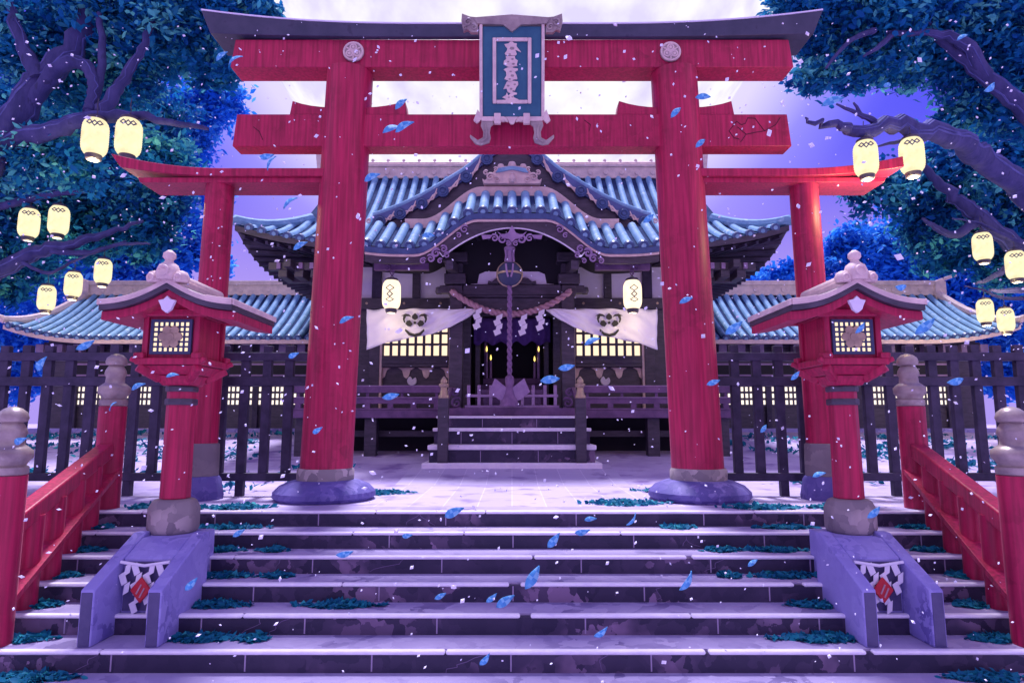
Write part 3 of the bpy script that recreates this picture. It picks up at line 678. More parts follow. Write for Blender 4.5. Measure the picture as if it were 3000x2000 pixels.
# ------------------------------------------------------------------ pedestals with charms, lantern posts
LX, LY = 3.40, 6.52
for s in (-1, 1):
    pd = thing('stone_pedestal', 'pale violet stone pedestal with two sloping arms on the %s side of the steps' % SIDE[s], 'pedestal', (s * 3.4, 6.0, -.85), 'sloping stone pedestals')
    yF = 5.55; yB = 6.26; yE = 6.36
    zF = zz(1728, yF); zB = -.035
    xo = abs(xx(236, 1728, yF)); xi = abs(xx(474, 1728, yF)); th = .118
    zbot = -.85; zP = -.075; yp = 5.935
    def cheek(xa, xb_):
        mb = MB()
        # side outline in (y, z): stepped foot that follows the treads
        out = [(yF, zbot), (yF, zF), (yB, zB), (yE, zB), (yE, zbot)]
        n = len(out)
        v = [(s * xa, y, z) for y, z in out] + [(s * xb_, y, z) for y, z in out]
        fs = [tuple(range(n)), tuple(range(2 * n - 1, n - 1, -1))] + [(i, i + n, (i + 1) % n + n, (i + 1) % n) for i in range(n)]
        mb.add(v, fs); return mb
    for (a, c) in ((xo, xo - th), (xi + th, xi)):
        ck = cheek(a, c).build('side_arm', M['plinth'], pd, bevel=.012)
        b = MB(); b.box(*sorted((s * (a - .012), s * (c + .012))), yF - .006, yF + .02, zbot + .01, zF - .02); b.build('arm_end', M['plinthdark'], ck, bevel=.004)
    xa_, xb_ = sorted((s * (xi + th + .002), s * (xo - th - .002)))
    b = MB(); pr = [(yp, zbot), (yp, -.205), (6.19, zP), (6.74, zP), (6.74, zbot)]
    b.add([(xa_, y, z) for y, z in pr] + [(xb_, y, z) for y, z in pr], [(4, 3, 2, 1, 0), (5, 6, 7, 8, 9)] + [(i, (i + 1) % 5, (i + 1) % 5 + 5, i + 5) for i in range(5)])
    b.build('platform', M['plinth'], pd, bevel=.012)
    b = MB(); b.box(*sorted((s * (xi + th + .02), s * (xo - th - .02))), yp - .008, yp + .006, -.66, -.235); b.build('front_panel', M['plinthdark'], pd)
    # charm of paper streamers with a red diamond
    xm = s * (xi + xo) / 2; yc = yp - .05; zc = -.25
    ch = thing('paper_charm', 'cluster of folded paper streamers with a red diamond on the %s stone pedestal' % SIDE[s], 'charm', (xm, yc, zc), 'paper charms')
    for j, (dx, L, wob) in enumerate(((-.165, .20, 1), (-.06, .36, -1), (.05, .40, 1), (.16, .18, -1))):
        b = MB(); x = xm + dx; z = zc
        w = .030; k = 0
        while z > zc - L:
            sx = wob * (.028 if k % 2 == 0 else -.028)
            b.prism([(x - w + sx, z - .01), (x + w * .6 + sx, z + .02), (x + w + sx * .2, z - .07), (x - w * .6 + sx * .2, z - .10)], yc - .012 - .006 * (k % 2), yc - .006 - .006 * (k % 2)); z -= .082; k += 1
        b.build('streamer', M['shide'], ch)
    b = MB(); zd = zc - .21; b.prism([(xm - .095, zd), (xm, zd - .115), (xm + .095, zd), (xm, zd + .115)], yc - .055, yc - .03)
    rd = b.build('red_diamond', M['reddiamond'], ch, bevel=.012)
    b = MB(); b.bar((xm - .03, yc - .057, zd - .03), (xm + .01, yc - .057, zd + .05), .01, .012); b.bar((xm + .0, yc - .057, zd - .06), (xm + .04, yc - .057, zd + .02), .01, .012); b.build('etched_mark', M['rope'], rd)
    b = MB(); b.tube([(xm - .22, yc, zc + .02), (xm, yc - .01, zc - .01), (xm + .22, yc, zc + .02)], .014, 8); b.build('cord', M['shide'], ch)

    # lantern
    lx = s * LX
    wl = thing('wooden_lantern', 'red wooden lantern post with a gabled roof on the %s stone pedestal' % SIDE[s], 'lantern', (lx, LY, zP), 'roofed red lantern posts')
    b = MB(); b.lathe([(.22, .0), (.243, .05), (.243, .24), (.205, .32), (.165, .335)], (lx, LY, zP - .004), 8)
    b.build('base_stone', M['stonebase'], wl, bevel=.02)
    zp = zz(1134, LY)
    b = MB(); b.lathe([(.145, zP + .33), (.138, zp)], (lx, LY, 0), 8); ps = b.build('post', M['red'], wl, bevel=.012)
    for (py, h) in ((1138, .055), (1176, .065)):
        z = zz(py, LY - .15); b = MB(); b.lathe([(.148, -h / 2), (.154, -h / 2 + .01), (.154, h / 2 - .01), (.148, h / 2)], (lx, LY, z), 8); b.build('band', M['black'], ps)
    zt0 = zz(1128, LY); zt1 = zz(1050, LY - .2)
    b = MB()
    for (w0, w1, za, zb) in ((.14, .20, zt0 - .01, zt0 + .09), (.22, .29, zt0 + .095, zt1 - .075), (.325, .325, zt1 - .07, zt1 - .002)):
        v = [(lx + i * w0, LY + j * w0, za) for i, j in ((-1, -1), (1, -1), (1, 1), (-1, 1))] + [(lx + i * w1, LY + j * w1, zb) for i, j in ((-1, -1), (1, -1), (1, 1), (-1, 1))]
        b.add(v, [(0, 3, 2, 1), (4, 5, 6, 7), (0, 1, 5, 4), (1, 2, 6, 5), (2, 3, 7, 6), (3, 0, 4, 7)])
    b.build('tray', M['red'], wl, bevel=.012)
    for i, j in ((-1, -1), (1, -1), (1, 1), (-1, 1)):
        b = MB()
        b.bar((lx + i * .15, LY + j * .15, zt0 + .05), (lx + i * .30, LY + j * .30, zt1 - .09), .08, .08)
        b.box(lx + i * .285 - .05, lx + i * .285 + .05, LY + j * .285 - .05, LY + j * .285 + .05, zt1 - .01, zt1 + .05)
        b.bar((lx + i * .28, LY + j * .28, zt1 - .05), (lx + i * .37, LY + j * .31, zt1 - .01), .05, .05)
        b.build('bracket', M['red'], wl, bevel=.012)
    zb1 = zz(925, LY - .28)
    bw = .255
    b = MB(); b.box(lx - bw, lx + bw, LY - bw, LY + bw, zt1 + .0, zb1)
    bx = b.build('light_box', M['red'], wl, bevel=.01)
    for i in (-1, 1):
        for j in (-1, 1):
            b = MB(); b.box(lx + i * bw - .028, lx + i * bw + .028, LY + j * bw - .028, LY + j * bw + .028, zt1 + .003, zb1 + .02)
            b.build('corner_post', M['red'], bx, bevel=.006)
    # lattice windows on front and inner side
    zc = (zt1 + zb1) / 2 + .0; hw = .180; hh = .150
    fy = LY - bw
    b = MB(); b.box(lx - hw, lx + hw, fy - .012, fy - .002, zc - hh, zc + hh); pn = b.build('window', M['pane'], bx)
    b = MB()
    b.box(lx - hw - .025, lx - hw + .004, fy - .03, fy, zc - hh - .025, zc + hh + .025); b.box(lx + hw - .004, lx + hw + .025, fy - .03, fy, zc - hh - .025, zc + hh + .025)
    b.box(lx - hw + .004, lx + hw - .004, fy - .03, fy - .0, zc - hh - .025, zc - hh + .004); b.box(lx - hw + .004, lx + hw - .004, fy - .03, fy, zc + hh - .004, zc + hh + .025)
    for i in range(1, 7):
        x = lx - hw + 2 * hw * i / 7; b.box(x - .009, x + .009, fy - .024, fy - .013, zc - hh, zc + hh)
    for i in range(1, 6):
        z = zc - hh + 2 * hh * i / 6; b.box(lx - hw, lx + hw, fy - .020, fy - .0125, z - .009, z + .009)
    b.build('lattice', M['inkblue'], pn)
    b = MB(); b.disc((lx, fy, zc), .085, -.040, -.026, 20)
    for k in range(6):
        a = k * PI / 3; b.disc((lx + .075 * math.cos(a), fy, zc + .075 * math.sin(a)), .045, -.044, -.027, 12)
    b.disc((lx, fy, zc), .04, -.050, -.04, 12)
    b.build('flower_emblem', M['gold'], pn, bevel=.004)
    # roof, longer on the side towards the steps
    yf, yb = LY - .56, LY + .56
    apex = zz(838, yf)
    ends = {}
    prof = []
    li, ri = -.64, .64          # outer and inner reach
    n = 26
    for i in range(n + 1):
        x = li + (ri - li) * i / n
        if x < 0: t = x / li; z = apex - .225 * (t * .95 + .25 * math.sin(PI * t) * .9)
        else: t = x / ri; z = apex - .225 * (t * .95 + .25 * math.sin(PI * t) * .9)
        prof.append((x, z + (.03 * max(0, (abs(x) - .5)) ** 2)))
    P = [(lx - s * (x + .07), z) for x, z in prof]
    def sh(d): return [(x, z + d) for x, z in P]
    b = MB(); b.strip(sh(.085), sh(-.018), yf + .008, yb - .008); rf = b.build('roof', M['black'], wl, bevel=.006, angle=50)
    b = MB(); b.strip(sh(.090), sh(.036), yf, yf + .05); b.strip(sh(.090), sh(.036), yb - .05, yb)
    for (i0, i1) in ((0, 1), (n - 1, n)):
        b.strip(P[i0:i1 + 1] if False else [(x, z + .092) for x, z in P[i0:i1 + 1]], [(x, z + .03) for x, z in P[i0:i1 + 1]], yf + .05, yb - .05)
    for (q, o) in ((P[0], s * .02), (P[-1], -s * .02)):
        b.box(*sorted((q[0] + o * .1, q[0] + o)), yf + .003, yb - .003, q[1] + .034, q[1] + .094)
    b.build('edge_trim', M['tan'], rf, bevel=.008, angle=50)
    m_ = n - 5
    b = MB(); b.strip([(x, z + .098) for x, z in P[m_:]], [(x, z + .05) for x, z in P[m_:]], yf - .004, yb + .004); b.build('eave_board', M['tan'], rf, bevel=.006, angle=50)
    b = MB(); b.strip(sh(-.021), sh(-.105), yf + .06, yb - .06); b.build('roof_lining', M['red'], rf, bevel=.006, angle=50)
    b = MB()
    xg0 = lx - s * .07
    b.prism([(lx - .30, zb1), (lx + .30, zb1), (xg0 + .06, apex - .12), (xg0 - .06, apex - .12)], LY - .33, LY + .33)
    b.box(lx - .48, lx + .48, LY - .36, LY - .27, zb1 - .01, zb1 + .06); b.box(lx - .48, lx + .48, LY + .27, LY + .36, zb1 - .01, zb1 + .06)
    b.build('gable', M['red'], wl, bevel=.01)
    b = MB(); xr = lx - s * .07
    b.tube([(xr, yf + .03, apex + .115), (xr, yb - .03, apex + .115)], .06, 12); b.box(xr - .075, xr + .075, yf + .04, yb - .04, apex + .03, apex + .10)
    b.build('ridge_cap', M['tan'], rf, bevel=.006)
    b = MB(); yo = yf + .0
    za = apex + .06
    b.lathe([(.105, .0), (.115, .07), (.085, .15), (.045, .18), (.035, .20), (.06, .23), (.055, .27), (.02, .30)], (xr, yo + .03, za), 16)
    b.ring((xr, yo - .07, za + .08), .045, .016, 16)
    for q in (-1, 1):
        b.lathe([(.07, .0), (.08, .05), (.055, .10), (.02, .115)], (xr + q * .125, yo + .03, za - .02), 14); b.ring((xr + q * .13, yo - .045, za + .02), .03, .012, 12)
    b.build('ridge_ornament', M['tan'], rf, angle=50)
    b = MB(); zg = apex - .16; xg = lx - s * .07
    b.prism([(xg, zg + .075), (xg + .032, zg + .042), (xg + .085, zg + .03), (xg + .06, zg - .02), (xg + .045, zg - .06), (xg, zg - .095), (xg - .045, zg - .06), (xg - .06, zg - .02), (xg - .085, zg + .03), (xg - .032, zg + .042)], yf + .03, yf + .07)
    b.build('gable_emblem', M['plaster'], rf, bevel=.006)

# ------------------------------------------------------------------ tiled roofs
def tile_field(mb, xs, ribfun, r, nv, cap=True, mi=0, mcap=1):
    """half-round cover tiles running up a slope; ribfun(x, t) -> point, t 0..1 from eave"""
    for x in xs:
        pts = [Vector(ribfun(x, i / nv)) for i in range(nv + 1)]
        if (pts[-1] - pts[0]).length < .12: continue
        rows = []; k = 6
        for i, p in enumerate(pts):
            d = (pts[min(i + 1, nv)] - pts[max(i - 1, 0)]).normalized()
            a = Vector((1, 0, 0)); a = (a - d * a.dot(d)).normalized(); up = a.cross(d)
            if up.z < 0: up = -up
            rows.append([p + a * (r * math.cos(PI * j / k)) + up * (r * (.15 + math.sin(PI * j / k))) for j in range(k + 1)])
        vs = [v for row in rows for v in row]; w = k + 1
        fs = [(i * w + j, i * w + j + 1, (i + 1) * w + j + 1, (i + 1) * w + j) for i in range(nv) for j in range(k)]
        mb.add(vs, fs, mi)
        if cap:
            p = pts[0]; d = (pts[1] - pts[0]).normalized()
            mb.tube([p - d * .035 + Vector((0, 0, r * .25)), p + d * .05 + Vector((0, 0, r * .25))], r * 1.15, 10, mcap)
            q = p - d * .037 + Vector((0, 0, r * .25))
            mb.tube([q, q - d * .012], r * .55, 8, mi)
def sheet(mb, fun, us, vs_, mi=0, flip=False):
    nu = len(us); P = [fun(u, v) for v in vs_ for u in us]
    fs = [(j * nu + i, j * nu + i + 1, (j + 1) * nu + i + 1, (j + 1) * nu + i) for j in range(len(vs_) - 1) for i in range(nu - 1)]
    if flip: fs = [f[::-1] for f in fs]
    mb.add(P, fs, mi)
def lin(a, b, n): return [a + (b - a) * i / n for i in range(n + 1)]

# ------------------------------------------------------------------ main hall
HY = 15.0                                   # front wall
hall = thing('shrine_hall', 'dark timber shrine hall with sweeping blue tiled roof behind the red gate', 'shrine', (0, HY, gz(HY)))
EY, RY = 13.6, 17.2
XE, XG = 6.15, 4.95
ZE = zz(722, EY); ZR = zz(518, RY)
def hprof(v): return ZE + (ZR - ZE) * (.60 * v + .40 * v * v)
def hlift(x, v): return .50 * (min(abs(x), XE + .1) / XE) ** 4 * (1 - v) ** 2
VG = .42
def vmax(x):
    a = abs(x)
    return 1.0 if a <= XG else max(0.0, VG * (1 - (a - XG) / (XE - XG)))
def front(x, t):
    v0 = .22 if abs(x) < 2.2 else 0.0
    v = (v0 + (1 - v0) * t) * vmax(x); return (x, EY + (RY - EY) * v, hprof(v) + hlift(x, v))
def back(x, t):
    p = front(x, t); return (p[0], 2 * RY - p[1], p[2])
b = MB()
xs = lin(-XE, XE, 48)
sheet(b, front, xs, lin(0, 1, 12), 2); sheet(b, back, xs, lin(0, 1, 12), 2, True)
ribx = [(-21.5 + i) * .285 for i in range(44)]
tile_field(b, ribx, lambda x, t: front(x, t), .085, 12)
tile_field(b, ribx, lambda x, t: back(x, t), .085, 6)
# hip ends
for s in (-1, 1):
    def hip(u, v, s=s):
        # u -1..1 along the side eave, v up
        yh = (RY - EY) * (1 - VG * v); y = RY + u * yh
        x = s * (XE - (XE - XG) * v)
        vv = VG * v
        return (x, y, hprof(vv) + hlift(XE * abs(u) if True else x, vv) * 1.0)
    sheet(b, hip, lin(-1, 1, 20), lin(0, 1, 6), 2, s < 0)
    for u in lin(-.94, .94, 22):
        pts = [Vector(hip(u, t / 6)) + Vector((0, 0, .03)) for t in range(7)]
        b.tube(pts, .08, 6, 0)
    # gable triangle wall and barge
    tri = []
    for i in range(9):
        v = VG + (1 - VG) * i / 8; tri.append((EY + (RY - EY) * v, hprof(v)))
    poly = tri + [(2 * RY - y, z) for y, z in tri[::-1][1:]]
    vs = [(s * (XG - .25), y, z - .05) for y, z in poly]
    b.add(vs, [tuple(range(len(vs)))], 2)
rf = b.build('roof', [M['tile'], M['tiledark'], M['tilebed']], hall, angle=50)
b = MB()
zr = ZR
b.box(-XG - .1, XG + .1, RY - .16, RY + .16, zr - .10, zr + .22); b.box(-XG - .15, XG + .15, RY - .2, RY + .2, zr + .225, zr + .30)
b.tube([(-XG - .2, RY, zr + .36), (XG + .2, RY, zr + .36)], .09, 10)
for i in range(23):
    x = -4.84 + i * .44
    b.disc((x, RY - .16, zr + .06), .07, -.03, .01, 12)
    b.lathe([(.045, .0), (.05, .05), (.02, .10)], (x, RY, zr + .43), 8)
for s in (-1, 1):
    b.prism([(s * (XG + .1), zr - .1), (s * (XG + .55), zr + .1), (s * (XG + .62), zr + .75), (s * (XG + .25), zr + .5), (s * (XG + .1), zr + .4)], RY - .12, RY + .12)
b.build('ridge', M['tan'], rf, bevel=.01)
for s in (-1, 1):
    for q in (-1, 1):
        b = MB(); pts = []
        for i in range(9):
            v = VG * (1 - i / 8); x = s * (XE - (XE - XG) * v / VG)
            y = EY + (RY - EY) * v; y = y if q < 0 else 2 * RY - y
            pts.append((x, y, hprof(v) + hlift(x, v) + .10))
        pts.append((s * (XE + .16), EY - .16 if q < 0 else 2 * RY - EY + .16, hprof(0) + .50))
        b.tube(pts, [.12] * 9 + [.05], 8)
        b.build('hip_ridge', M['tile'], rf)
# eave boards, soffit and rafters
for q in (0, 1):
    b = MB()
    f = front if q == 0 else back
    top = [f(x, 0) for x in xs]
    vs = []; 
    yy = -.02 if q == 0 else .02
    for p in top: vs += [(p[0], p[1] + yy, p[2] - .015), (p[0], p[1] + yy, p[2] - .14), (p[0], p[1] + yy * -4, p[2] - .14), (p[0], p[1] + yy * -4, p[2] - .015)]
    fs = []
    for i in range(len(xs) - 1):
        o = 4 * i; w = o + 4
        fs += [(o, o + 1, w + 1, w), (o + 1, o + 2, w + 2, w + 1), (o + 2, o + 3, w + 3, w + 2)]
    b.add(vs, fs); b.build('eave_board', M['black'], rf)
b = MB()
def soff(x, t):
    p = front(x, 0); y = EY + .05 + (HY + .2 - EY) * t
    return (p[0] * (1 - .12 * t), y, p[2] - .16 + .16 * t - hlift(x, 0) * .55 * t)
sheet(b, soff, xs, lin(0, 1, 4), 0, True)
for s in (-1, 1):
    def soffs(u, t, s=s):
        y = RY + u * (RY - EY) * (1 - .15 * t); x = s * (XE - .05 - 1.5 * t)
        return (x, y, ZE - .16 + .16 * t + hlift(XE * abs(u), 0) * (1 - .55 * t))
    sheet(b, soffs, lin(-1, 1, 16), lin(0, 1, 4), 0, s > 0)
b.build('soffit', M['black'], rf)
b = MB()
for i in range(47):
    x = -5.98 + i * .26
    pts = [Vector(soff(x, t)) + Vector((0, 0, -.045)) for t in (0, .5, 1)]
    b.bar(pts[0], pts[1], .07, .075); b.bar(pts[1], pts[2], .07, .075)
for s in (-1, 1):
    for i in range(22):
        u = -.93 + i * 1.86 / 21
        y = RY + u * (RY - EY); zz0 = ZE - .21 + hlift(XE * abs(u), 0)
        b.bar((s * (XE - .08), y, zz0), (s * (XE - 1.5), RY + (y - RY) * .85, zz0 + .16 - hlift(XE * abs(u), 0) * .55), .07, .075)
b.build('rafter', M['fencewood'], rf)
# tie beams under the eaves
for s in (-1, 1):
    b = MB()
    b.box(*sorted((s * 3.95, s * 5.55)), 14.05, 14.22, ZE - .42, ZE - .24); b.box(*sorted((s * 3.95, s * 5.15)), 14.45, 14.62, ZE - .62, ZE - .44)
    b.box(*sorted((s * 5.1, s * 4.94)), 13.75, 20.4, ZE - .419, ZE - .241)
    for x in lin(4.1, 5.2, 3):
        b.box(s * x - .10, s * x + .10, 14.0, 14.68, ZE - .60, ZE - .43)
    b.build('tie_beam', M['black'], hall, bevel=.01)
for s in (-1, 1):
    for x in lin(4.05, 5.3, 5):
        b = MB(); b.box(s * x - .045, s * x + .045, 13.99, 14.05, ZE - .40, ZE - .26)
        b.build('beam_end', M['palewood'], hall, bevel=.006)

# walls
XH = 4.45
fl = zz(1195, 13.6)                          # veranda floor level
ZW = ZE + .1
b = MB(); b.box(-XH, -1.0, HY + .12, HY + .3, fl, ZW); b.box(1.0, XH, HY + .12, HY + .3, fl, ZW); b.box(-1.0, 1.0, HY + .12, HY + .3, 3.55, ZW + .3)
b.box(-XH, -XH + .18, HY + .3, 19.2, fl, ZW); b.box(XH - .18, XH, HY + .3, 19.2, fl, ZW); b.box(-XH + .18, XH - .18, 19.0, 19.2, fl, ZW)
b.build('wall', M['black'], hall)
zb0, zb1 = zz(905, HY), zz(873, HY)
for s in (-1, 1):
    b = MB(); b.box(*sorted((s * 1.30, s * 4.2)), HY + .09, HY + .118, zb1 + .005, zz(780, HY)); b.build('plaster_panel', M['plaster'], hall)
    b = MB(); b.box(*sorted((s * 1.2, s * 4.4)), HY - .02, HY + .11, zb0, zb1); b.build('lintel_beam', M['black'], hall, bevel=.01)
    b = MB()
    for x in (1.72, 2.60, 3.5): b.disc((s * x, HY - .02, (zb0 + zb1) / 2), .03, -.02, 0, 10)
    b.build('nail_cover', M['gold'], hall)
    for (pxx, w) in ((2.32, .09), (3.28, .12), (4.36, .15)):
        b = MB(); b.box(s * pxx - w, s * pxx + w, HY - .03 , HY + .115, (fl if pxx > 3 else zb1 + .003), (zb0 - .004 if pxx > 3 else ZW)); b.build('wall_post', M['black'], hall, bevel=.01)
    b = MB(); b.box(s * 3.28 - .11, s * 3.28 + .11, HY - .02, HY + .115, zb1 + .004, ZW); b.build('wall_post', M['palewood'] if False else M['fencewood'], hall, bevel=.01)
    # lattice window
    x0, x1 = s * 1.52, s * 3.10; xa, xb = min(x0, x1), max(x0, x1)
    za, zb = zz(1041, HY), zz(925, HY)
    b = MB(); b.box(xa, xb, HY + .07, HY + .10, za, zb); wn = b.build('lattice_window', M['pane'], hall)
    b = MB()
    for i in range(9):
        x = xa + (xb - xa) * i / 8; b.box(x - .032, x + .032, HY + .03, HY + .066, za, zb)
    for z in (za + .27, za + .54, za + .80): b.box(xa, xb, HY + .035, HY + .068, z - .028, z + .028)
    b.build('lattice', M['black'], wn)
    b = MB(); b.box(xa - .07, xa - .005, HY - .01, HY + .11, fl + .02, zb); b.box(xb + .005, xb + .07, HY - .01, HY + .11, fl + .02, zb); b.build('window_frame', M['tan'], wn, bevel=.006)
    # panel below
    z3 = zz(1075, HY)
    b = MB(); b.box(xa, xb, HY - .03, HY + .108, z3, za - .004); b.box(xa, xb, HY - .05, HY - .032, z3 + .08, za - .08); b.build('sill_beam', M['black'], hall, bevel=.008)
    b = MB()
    for i, c in enumerate((xa, xa + (xb - xa) * .36, xa + (xb - xa) * .66, xb)):
        l = 0 if i == 0 else 1; r = 0 if i == 3 else 1
        p = [(c - .20 * l, z3 - .006), (c - .10 * l, z3 - .07), (c - .06 * l, z3 - .22), (c - .0, z3 - .27), (c + .06 * r, z3 - .22), (c + .10 * r, z3 - .07), (c + .20 * r, z3 - .006)]
        b.prism(p, HY + .08, HY + .115)
    b.build('carved_spandrel', M['tan'], hall, bevel=.004)
    xm = (xa + xb) / 2 - .08; zm = z3 - .32
    b = MB(); b.prism([(xm + .115 * math.cos(a), zm + .115 * math.sin(a)) for a in [PI * .62 + i * (2 * PI * .82) / 16 for i in range(17)]] + [(xm + .01, zm + .03)], HY + .06, HY + .117); b.build('crescent_mark', M['plaster'], hall, bevel=.01)

# doorway: frame, dark inside, altar
b = MB()
for s in (-1, 1):
    b.box(*sorted((s * .98, s * 1.16)), HY - .05, HY + .118, fl, 3.62); b.box(*sorted((s * .78, s * .90)), HY + .35, HY + .5, fl, 3.55)
b.box(-1.16, 1.16, HY - .04, HY + .118, 3.625, 3.80)
b.build('door_frame', M['black'], hall, bevel=.01)
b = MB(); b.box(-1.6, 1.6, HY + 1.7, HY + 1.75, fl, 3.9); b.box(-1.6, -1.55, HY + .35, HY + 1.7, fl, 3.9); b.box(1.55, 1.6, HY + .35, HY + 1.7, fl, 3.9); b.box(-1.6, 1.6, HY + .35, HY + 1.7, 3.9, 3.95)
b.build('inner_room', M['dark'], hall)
# veranda
vy = 13.62
for s in (-1, 1):
    b = MB(); b.box(*sorted((s * 1.5, s * 4.7)), vy, HY + .1, fl - .05, fl); b.box(*sorted((s * 1.5, s * 4.7)), vy - .03, vy + .10, fl - .21, fl - .052); b.build('veranda_floor', M['purplewood'], hall, bevel=.008)
    b = MB(); b.box(*sorted((s * 1.55, s * 4.65)), vy + .5, vy + .6, fl - .62, fl - .48); b.build('veranda_tie', M['black'], hall, bevel=.008)
    b = MB(); b.box(*sorted((s * 1.5, s * 4.8)), vy - .02, vy + .06, zz(1150, vy), zz(1131, vy)); b.box(*sorted((s * 1.5, s * 4.7)), vy - .0, vy + .05, zz(1182, vy), zz(1165, vy))
    for x in lin(1.62, 4.6, 6): b.box(s * x - .06, s * x + .06, vy + .002, vy + .06, fl, zz(1182, vy) - .002)
    for x in lin(1.62, 4.6, 4): b.box(s * x - .03, s * x + .03, vy + .004, vy + .046, zz(1165, vy) + .002, zz(1150, vy) - .002)
    b.swirl((s * 4.82, vy + .02, zz(1140, vy) + .05), .07, s, r=.03)
    for py_ in (1131, 1165): b.box(*sorted((s * 1.5, s * 4.7)), vy - .024, vy + .055, zz(py_, vy) + .001, zz(py_, vy) + .016, 1)  # pale strips painting the light along the rail tops
    b.build('veranda_railing', [M['purplewood'], M['palewood']], hall, bevel=.01)
    for x in (3.05, 4.55):
        b = MB(); b.box(s * x - .13, s * x + .13, vy + .1, vy + .35, gz(vy) - .05, fl - .215); b.build('veranda_post', M['black'], hall, bevel=.012)
b = MB(); b.box(-1.5, 1.5, 13.3, HY + .1, fl - .20, fl - .004); b.build('porch_floor', M['purplewood'], hall, bevel=.008)
b = MB(); b.box(-4.6, 4.6, 14.6, 18.9, .2, fl - .055); b.build('foundation', M['dark'], hall)

# porch posts and rainbow beam
PY = 13.95
for s in (-1, 1):
    b = MB(); b.box(s * 1.24 - .15, s * 1.24 + .15, PY - .12, PY + .14, fl, zz(850, PY)); b.build('porch_post', M['black'], hall, bevel=.02)
    b = MB()
    # stacked bracket blocks and nosing
    for (w, z0, z1) in ((.16, 865, 838), (.24, 836, 806), (.17, 804, 775), (.27, 773, 745)):
        b.box(s * 1.27 - w, s * 1.27 + w, PY - w * .8, PY + w * .8, zz(z0, PY), zz(z1, PY))
    b.box(*sorted((s * 1.3, s * 1.62)), PY - .09, PY + .09, zz(860, PY), zz(838, PY)); b.lathe([(.07, 0), (.09, .06), (.07, .16)], (s * 1.64, PY, zz(862, PY)), 10)
    b.bar((s * 1.27, PY, zz(790, PY)), (s * 1.30, 12.75, zz(775, 12.75)), .16, .2)
    b.build('porch_bracket', M['black'], hall, bevel=.015)
b = MB(); b.box(-1.10, 1.10, PY - .08, PY + .10, zz(866, PY), zz(836, PY)); b.box(-1.12, 1.12, PY - .10, PY + .08, zz(866, PY) - .05, zz(866, PY) - .004)
b.box(-1.12, 1.12, PY - .03, PY + .08, zz(915, PY), zz(866, PY) - .055)
b.build('rainbow_beam', M['black'], hall, bevel=.012)
b = MB(); zA, zB_ = zz(832, PY), zz(795, PY)
b.prism([(-.95, zA), (-.78, zA + .02), (-.74, zB_ - .06), (-.60, zB_), (.60, zB_), (.74, zB_ - .06), (.78, zA + .02), (.95, zA)], PY + .02, PY + .06)
b.build('transom_panel', M['plaster'], hall)
b = MB(); b.prism([(-.55, zA), (-.53, zA + .07), (-.45, zA + .04), (-.36, zA + .13), (-.16, zA + .14), (0, zA + .23), (.16, zA + .14), (.36, zA + .13), (.45, zA + .04), (.53, zA + .07), (.55, zA)], PY - .05, PY + .015); b.build('frog_leg_strut', M['black'], hall, bevel=.01)
# dark tympanum behind the arch
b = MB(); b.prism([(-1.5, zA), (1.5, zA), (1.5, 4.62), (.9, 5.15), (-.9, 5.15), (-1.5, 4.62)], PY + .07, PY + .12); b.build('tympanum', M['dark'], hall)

# curved porch gable (karahafu)
KY = 12.62; KB = 13.55
ZK0, ZK1 = zz(724, KY), zz(622, KY)
def kz(x):
    t = (abs(x) - .70) / 1.30; t = min(1, max(0, t)); t = t * t * (3 - 2 * t)
    return ZK1 + (ZK0 - ZK1) * t + .10 * max(0, (abs(x) - 2.3)) ** 2
XK = 3.02
def kroof(x, t): return (x * (1 - .02 * t), KY + (KB - KY) * t, kz(x) + .66 * t + .05 * t * t)
b = MB(); kx = lin(-XK, XK, 60)
sheet(b, kroof, kx, lin(0, 1, 4), 2)
tile_field(b, [(-10 + i) * .30 for i in range(21)], kroof, .098, 4)
kr = b.build('porch_roof', [M['tile'], M['tiledark'], M['tilebed']], hall, angle=50)
b = MB()
b.strip([(x, kz(x) - .03) for x in kx], [(x, kz(x) - .15) for x in kx], KY - .03, KY + .06); b.build('tile_band', M['tiledark'], kr, angle=60)
b = MB()
b.strip([(x, kz(x) - .152) for x in kx], [(x, kz(x) - .20) for x in kx], KY - .01, KY + .08)
b.strip([(x * .98, kz(x) + .90) for x in kx if abs(x) < 2.5], [(x * .98, kz(x) + .68) for x in kx if abs(x) < 2.5], KB - .03, KB + .06)
b.build('fascia_trim', M['tan'], kr, angle=60)
def kin(x): return min(ZK1 - .33 - .30 * x * x, kz(x) - .22) if abs(x) < 1.5 else max(kz(x) - .34, ZK1 - .33 - .30 * x * x)
b = MB()
b.strip([(x, kz(x) - .202) for x in kx], [(x, min(kz(x) - .215, kin(x))) for x in kx], KY + .02, KY + .10); b.build('barge_board', M['black'], kr, angle=60)
b = MB(); xi_ = lin(-1.5, 1.5, 36)
b.tube([(x, KY + .02, kin(x)) for x in xi_], .016, 6); b.build('arch_trim', M['plaster'], kr)
# soffit of porch roof
b = MB(); sheet(b, lambda x, t: (x, KY + .1 + (PY + .3 - KY) * t, kz(x) - .23 + .08 * t), kx, lin(0, 1, 3), 0, True); b.build('porch_soffit', M['dark'], kr)
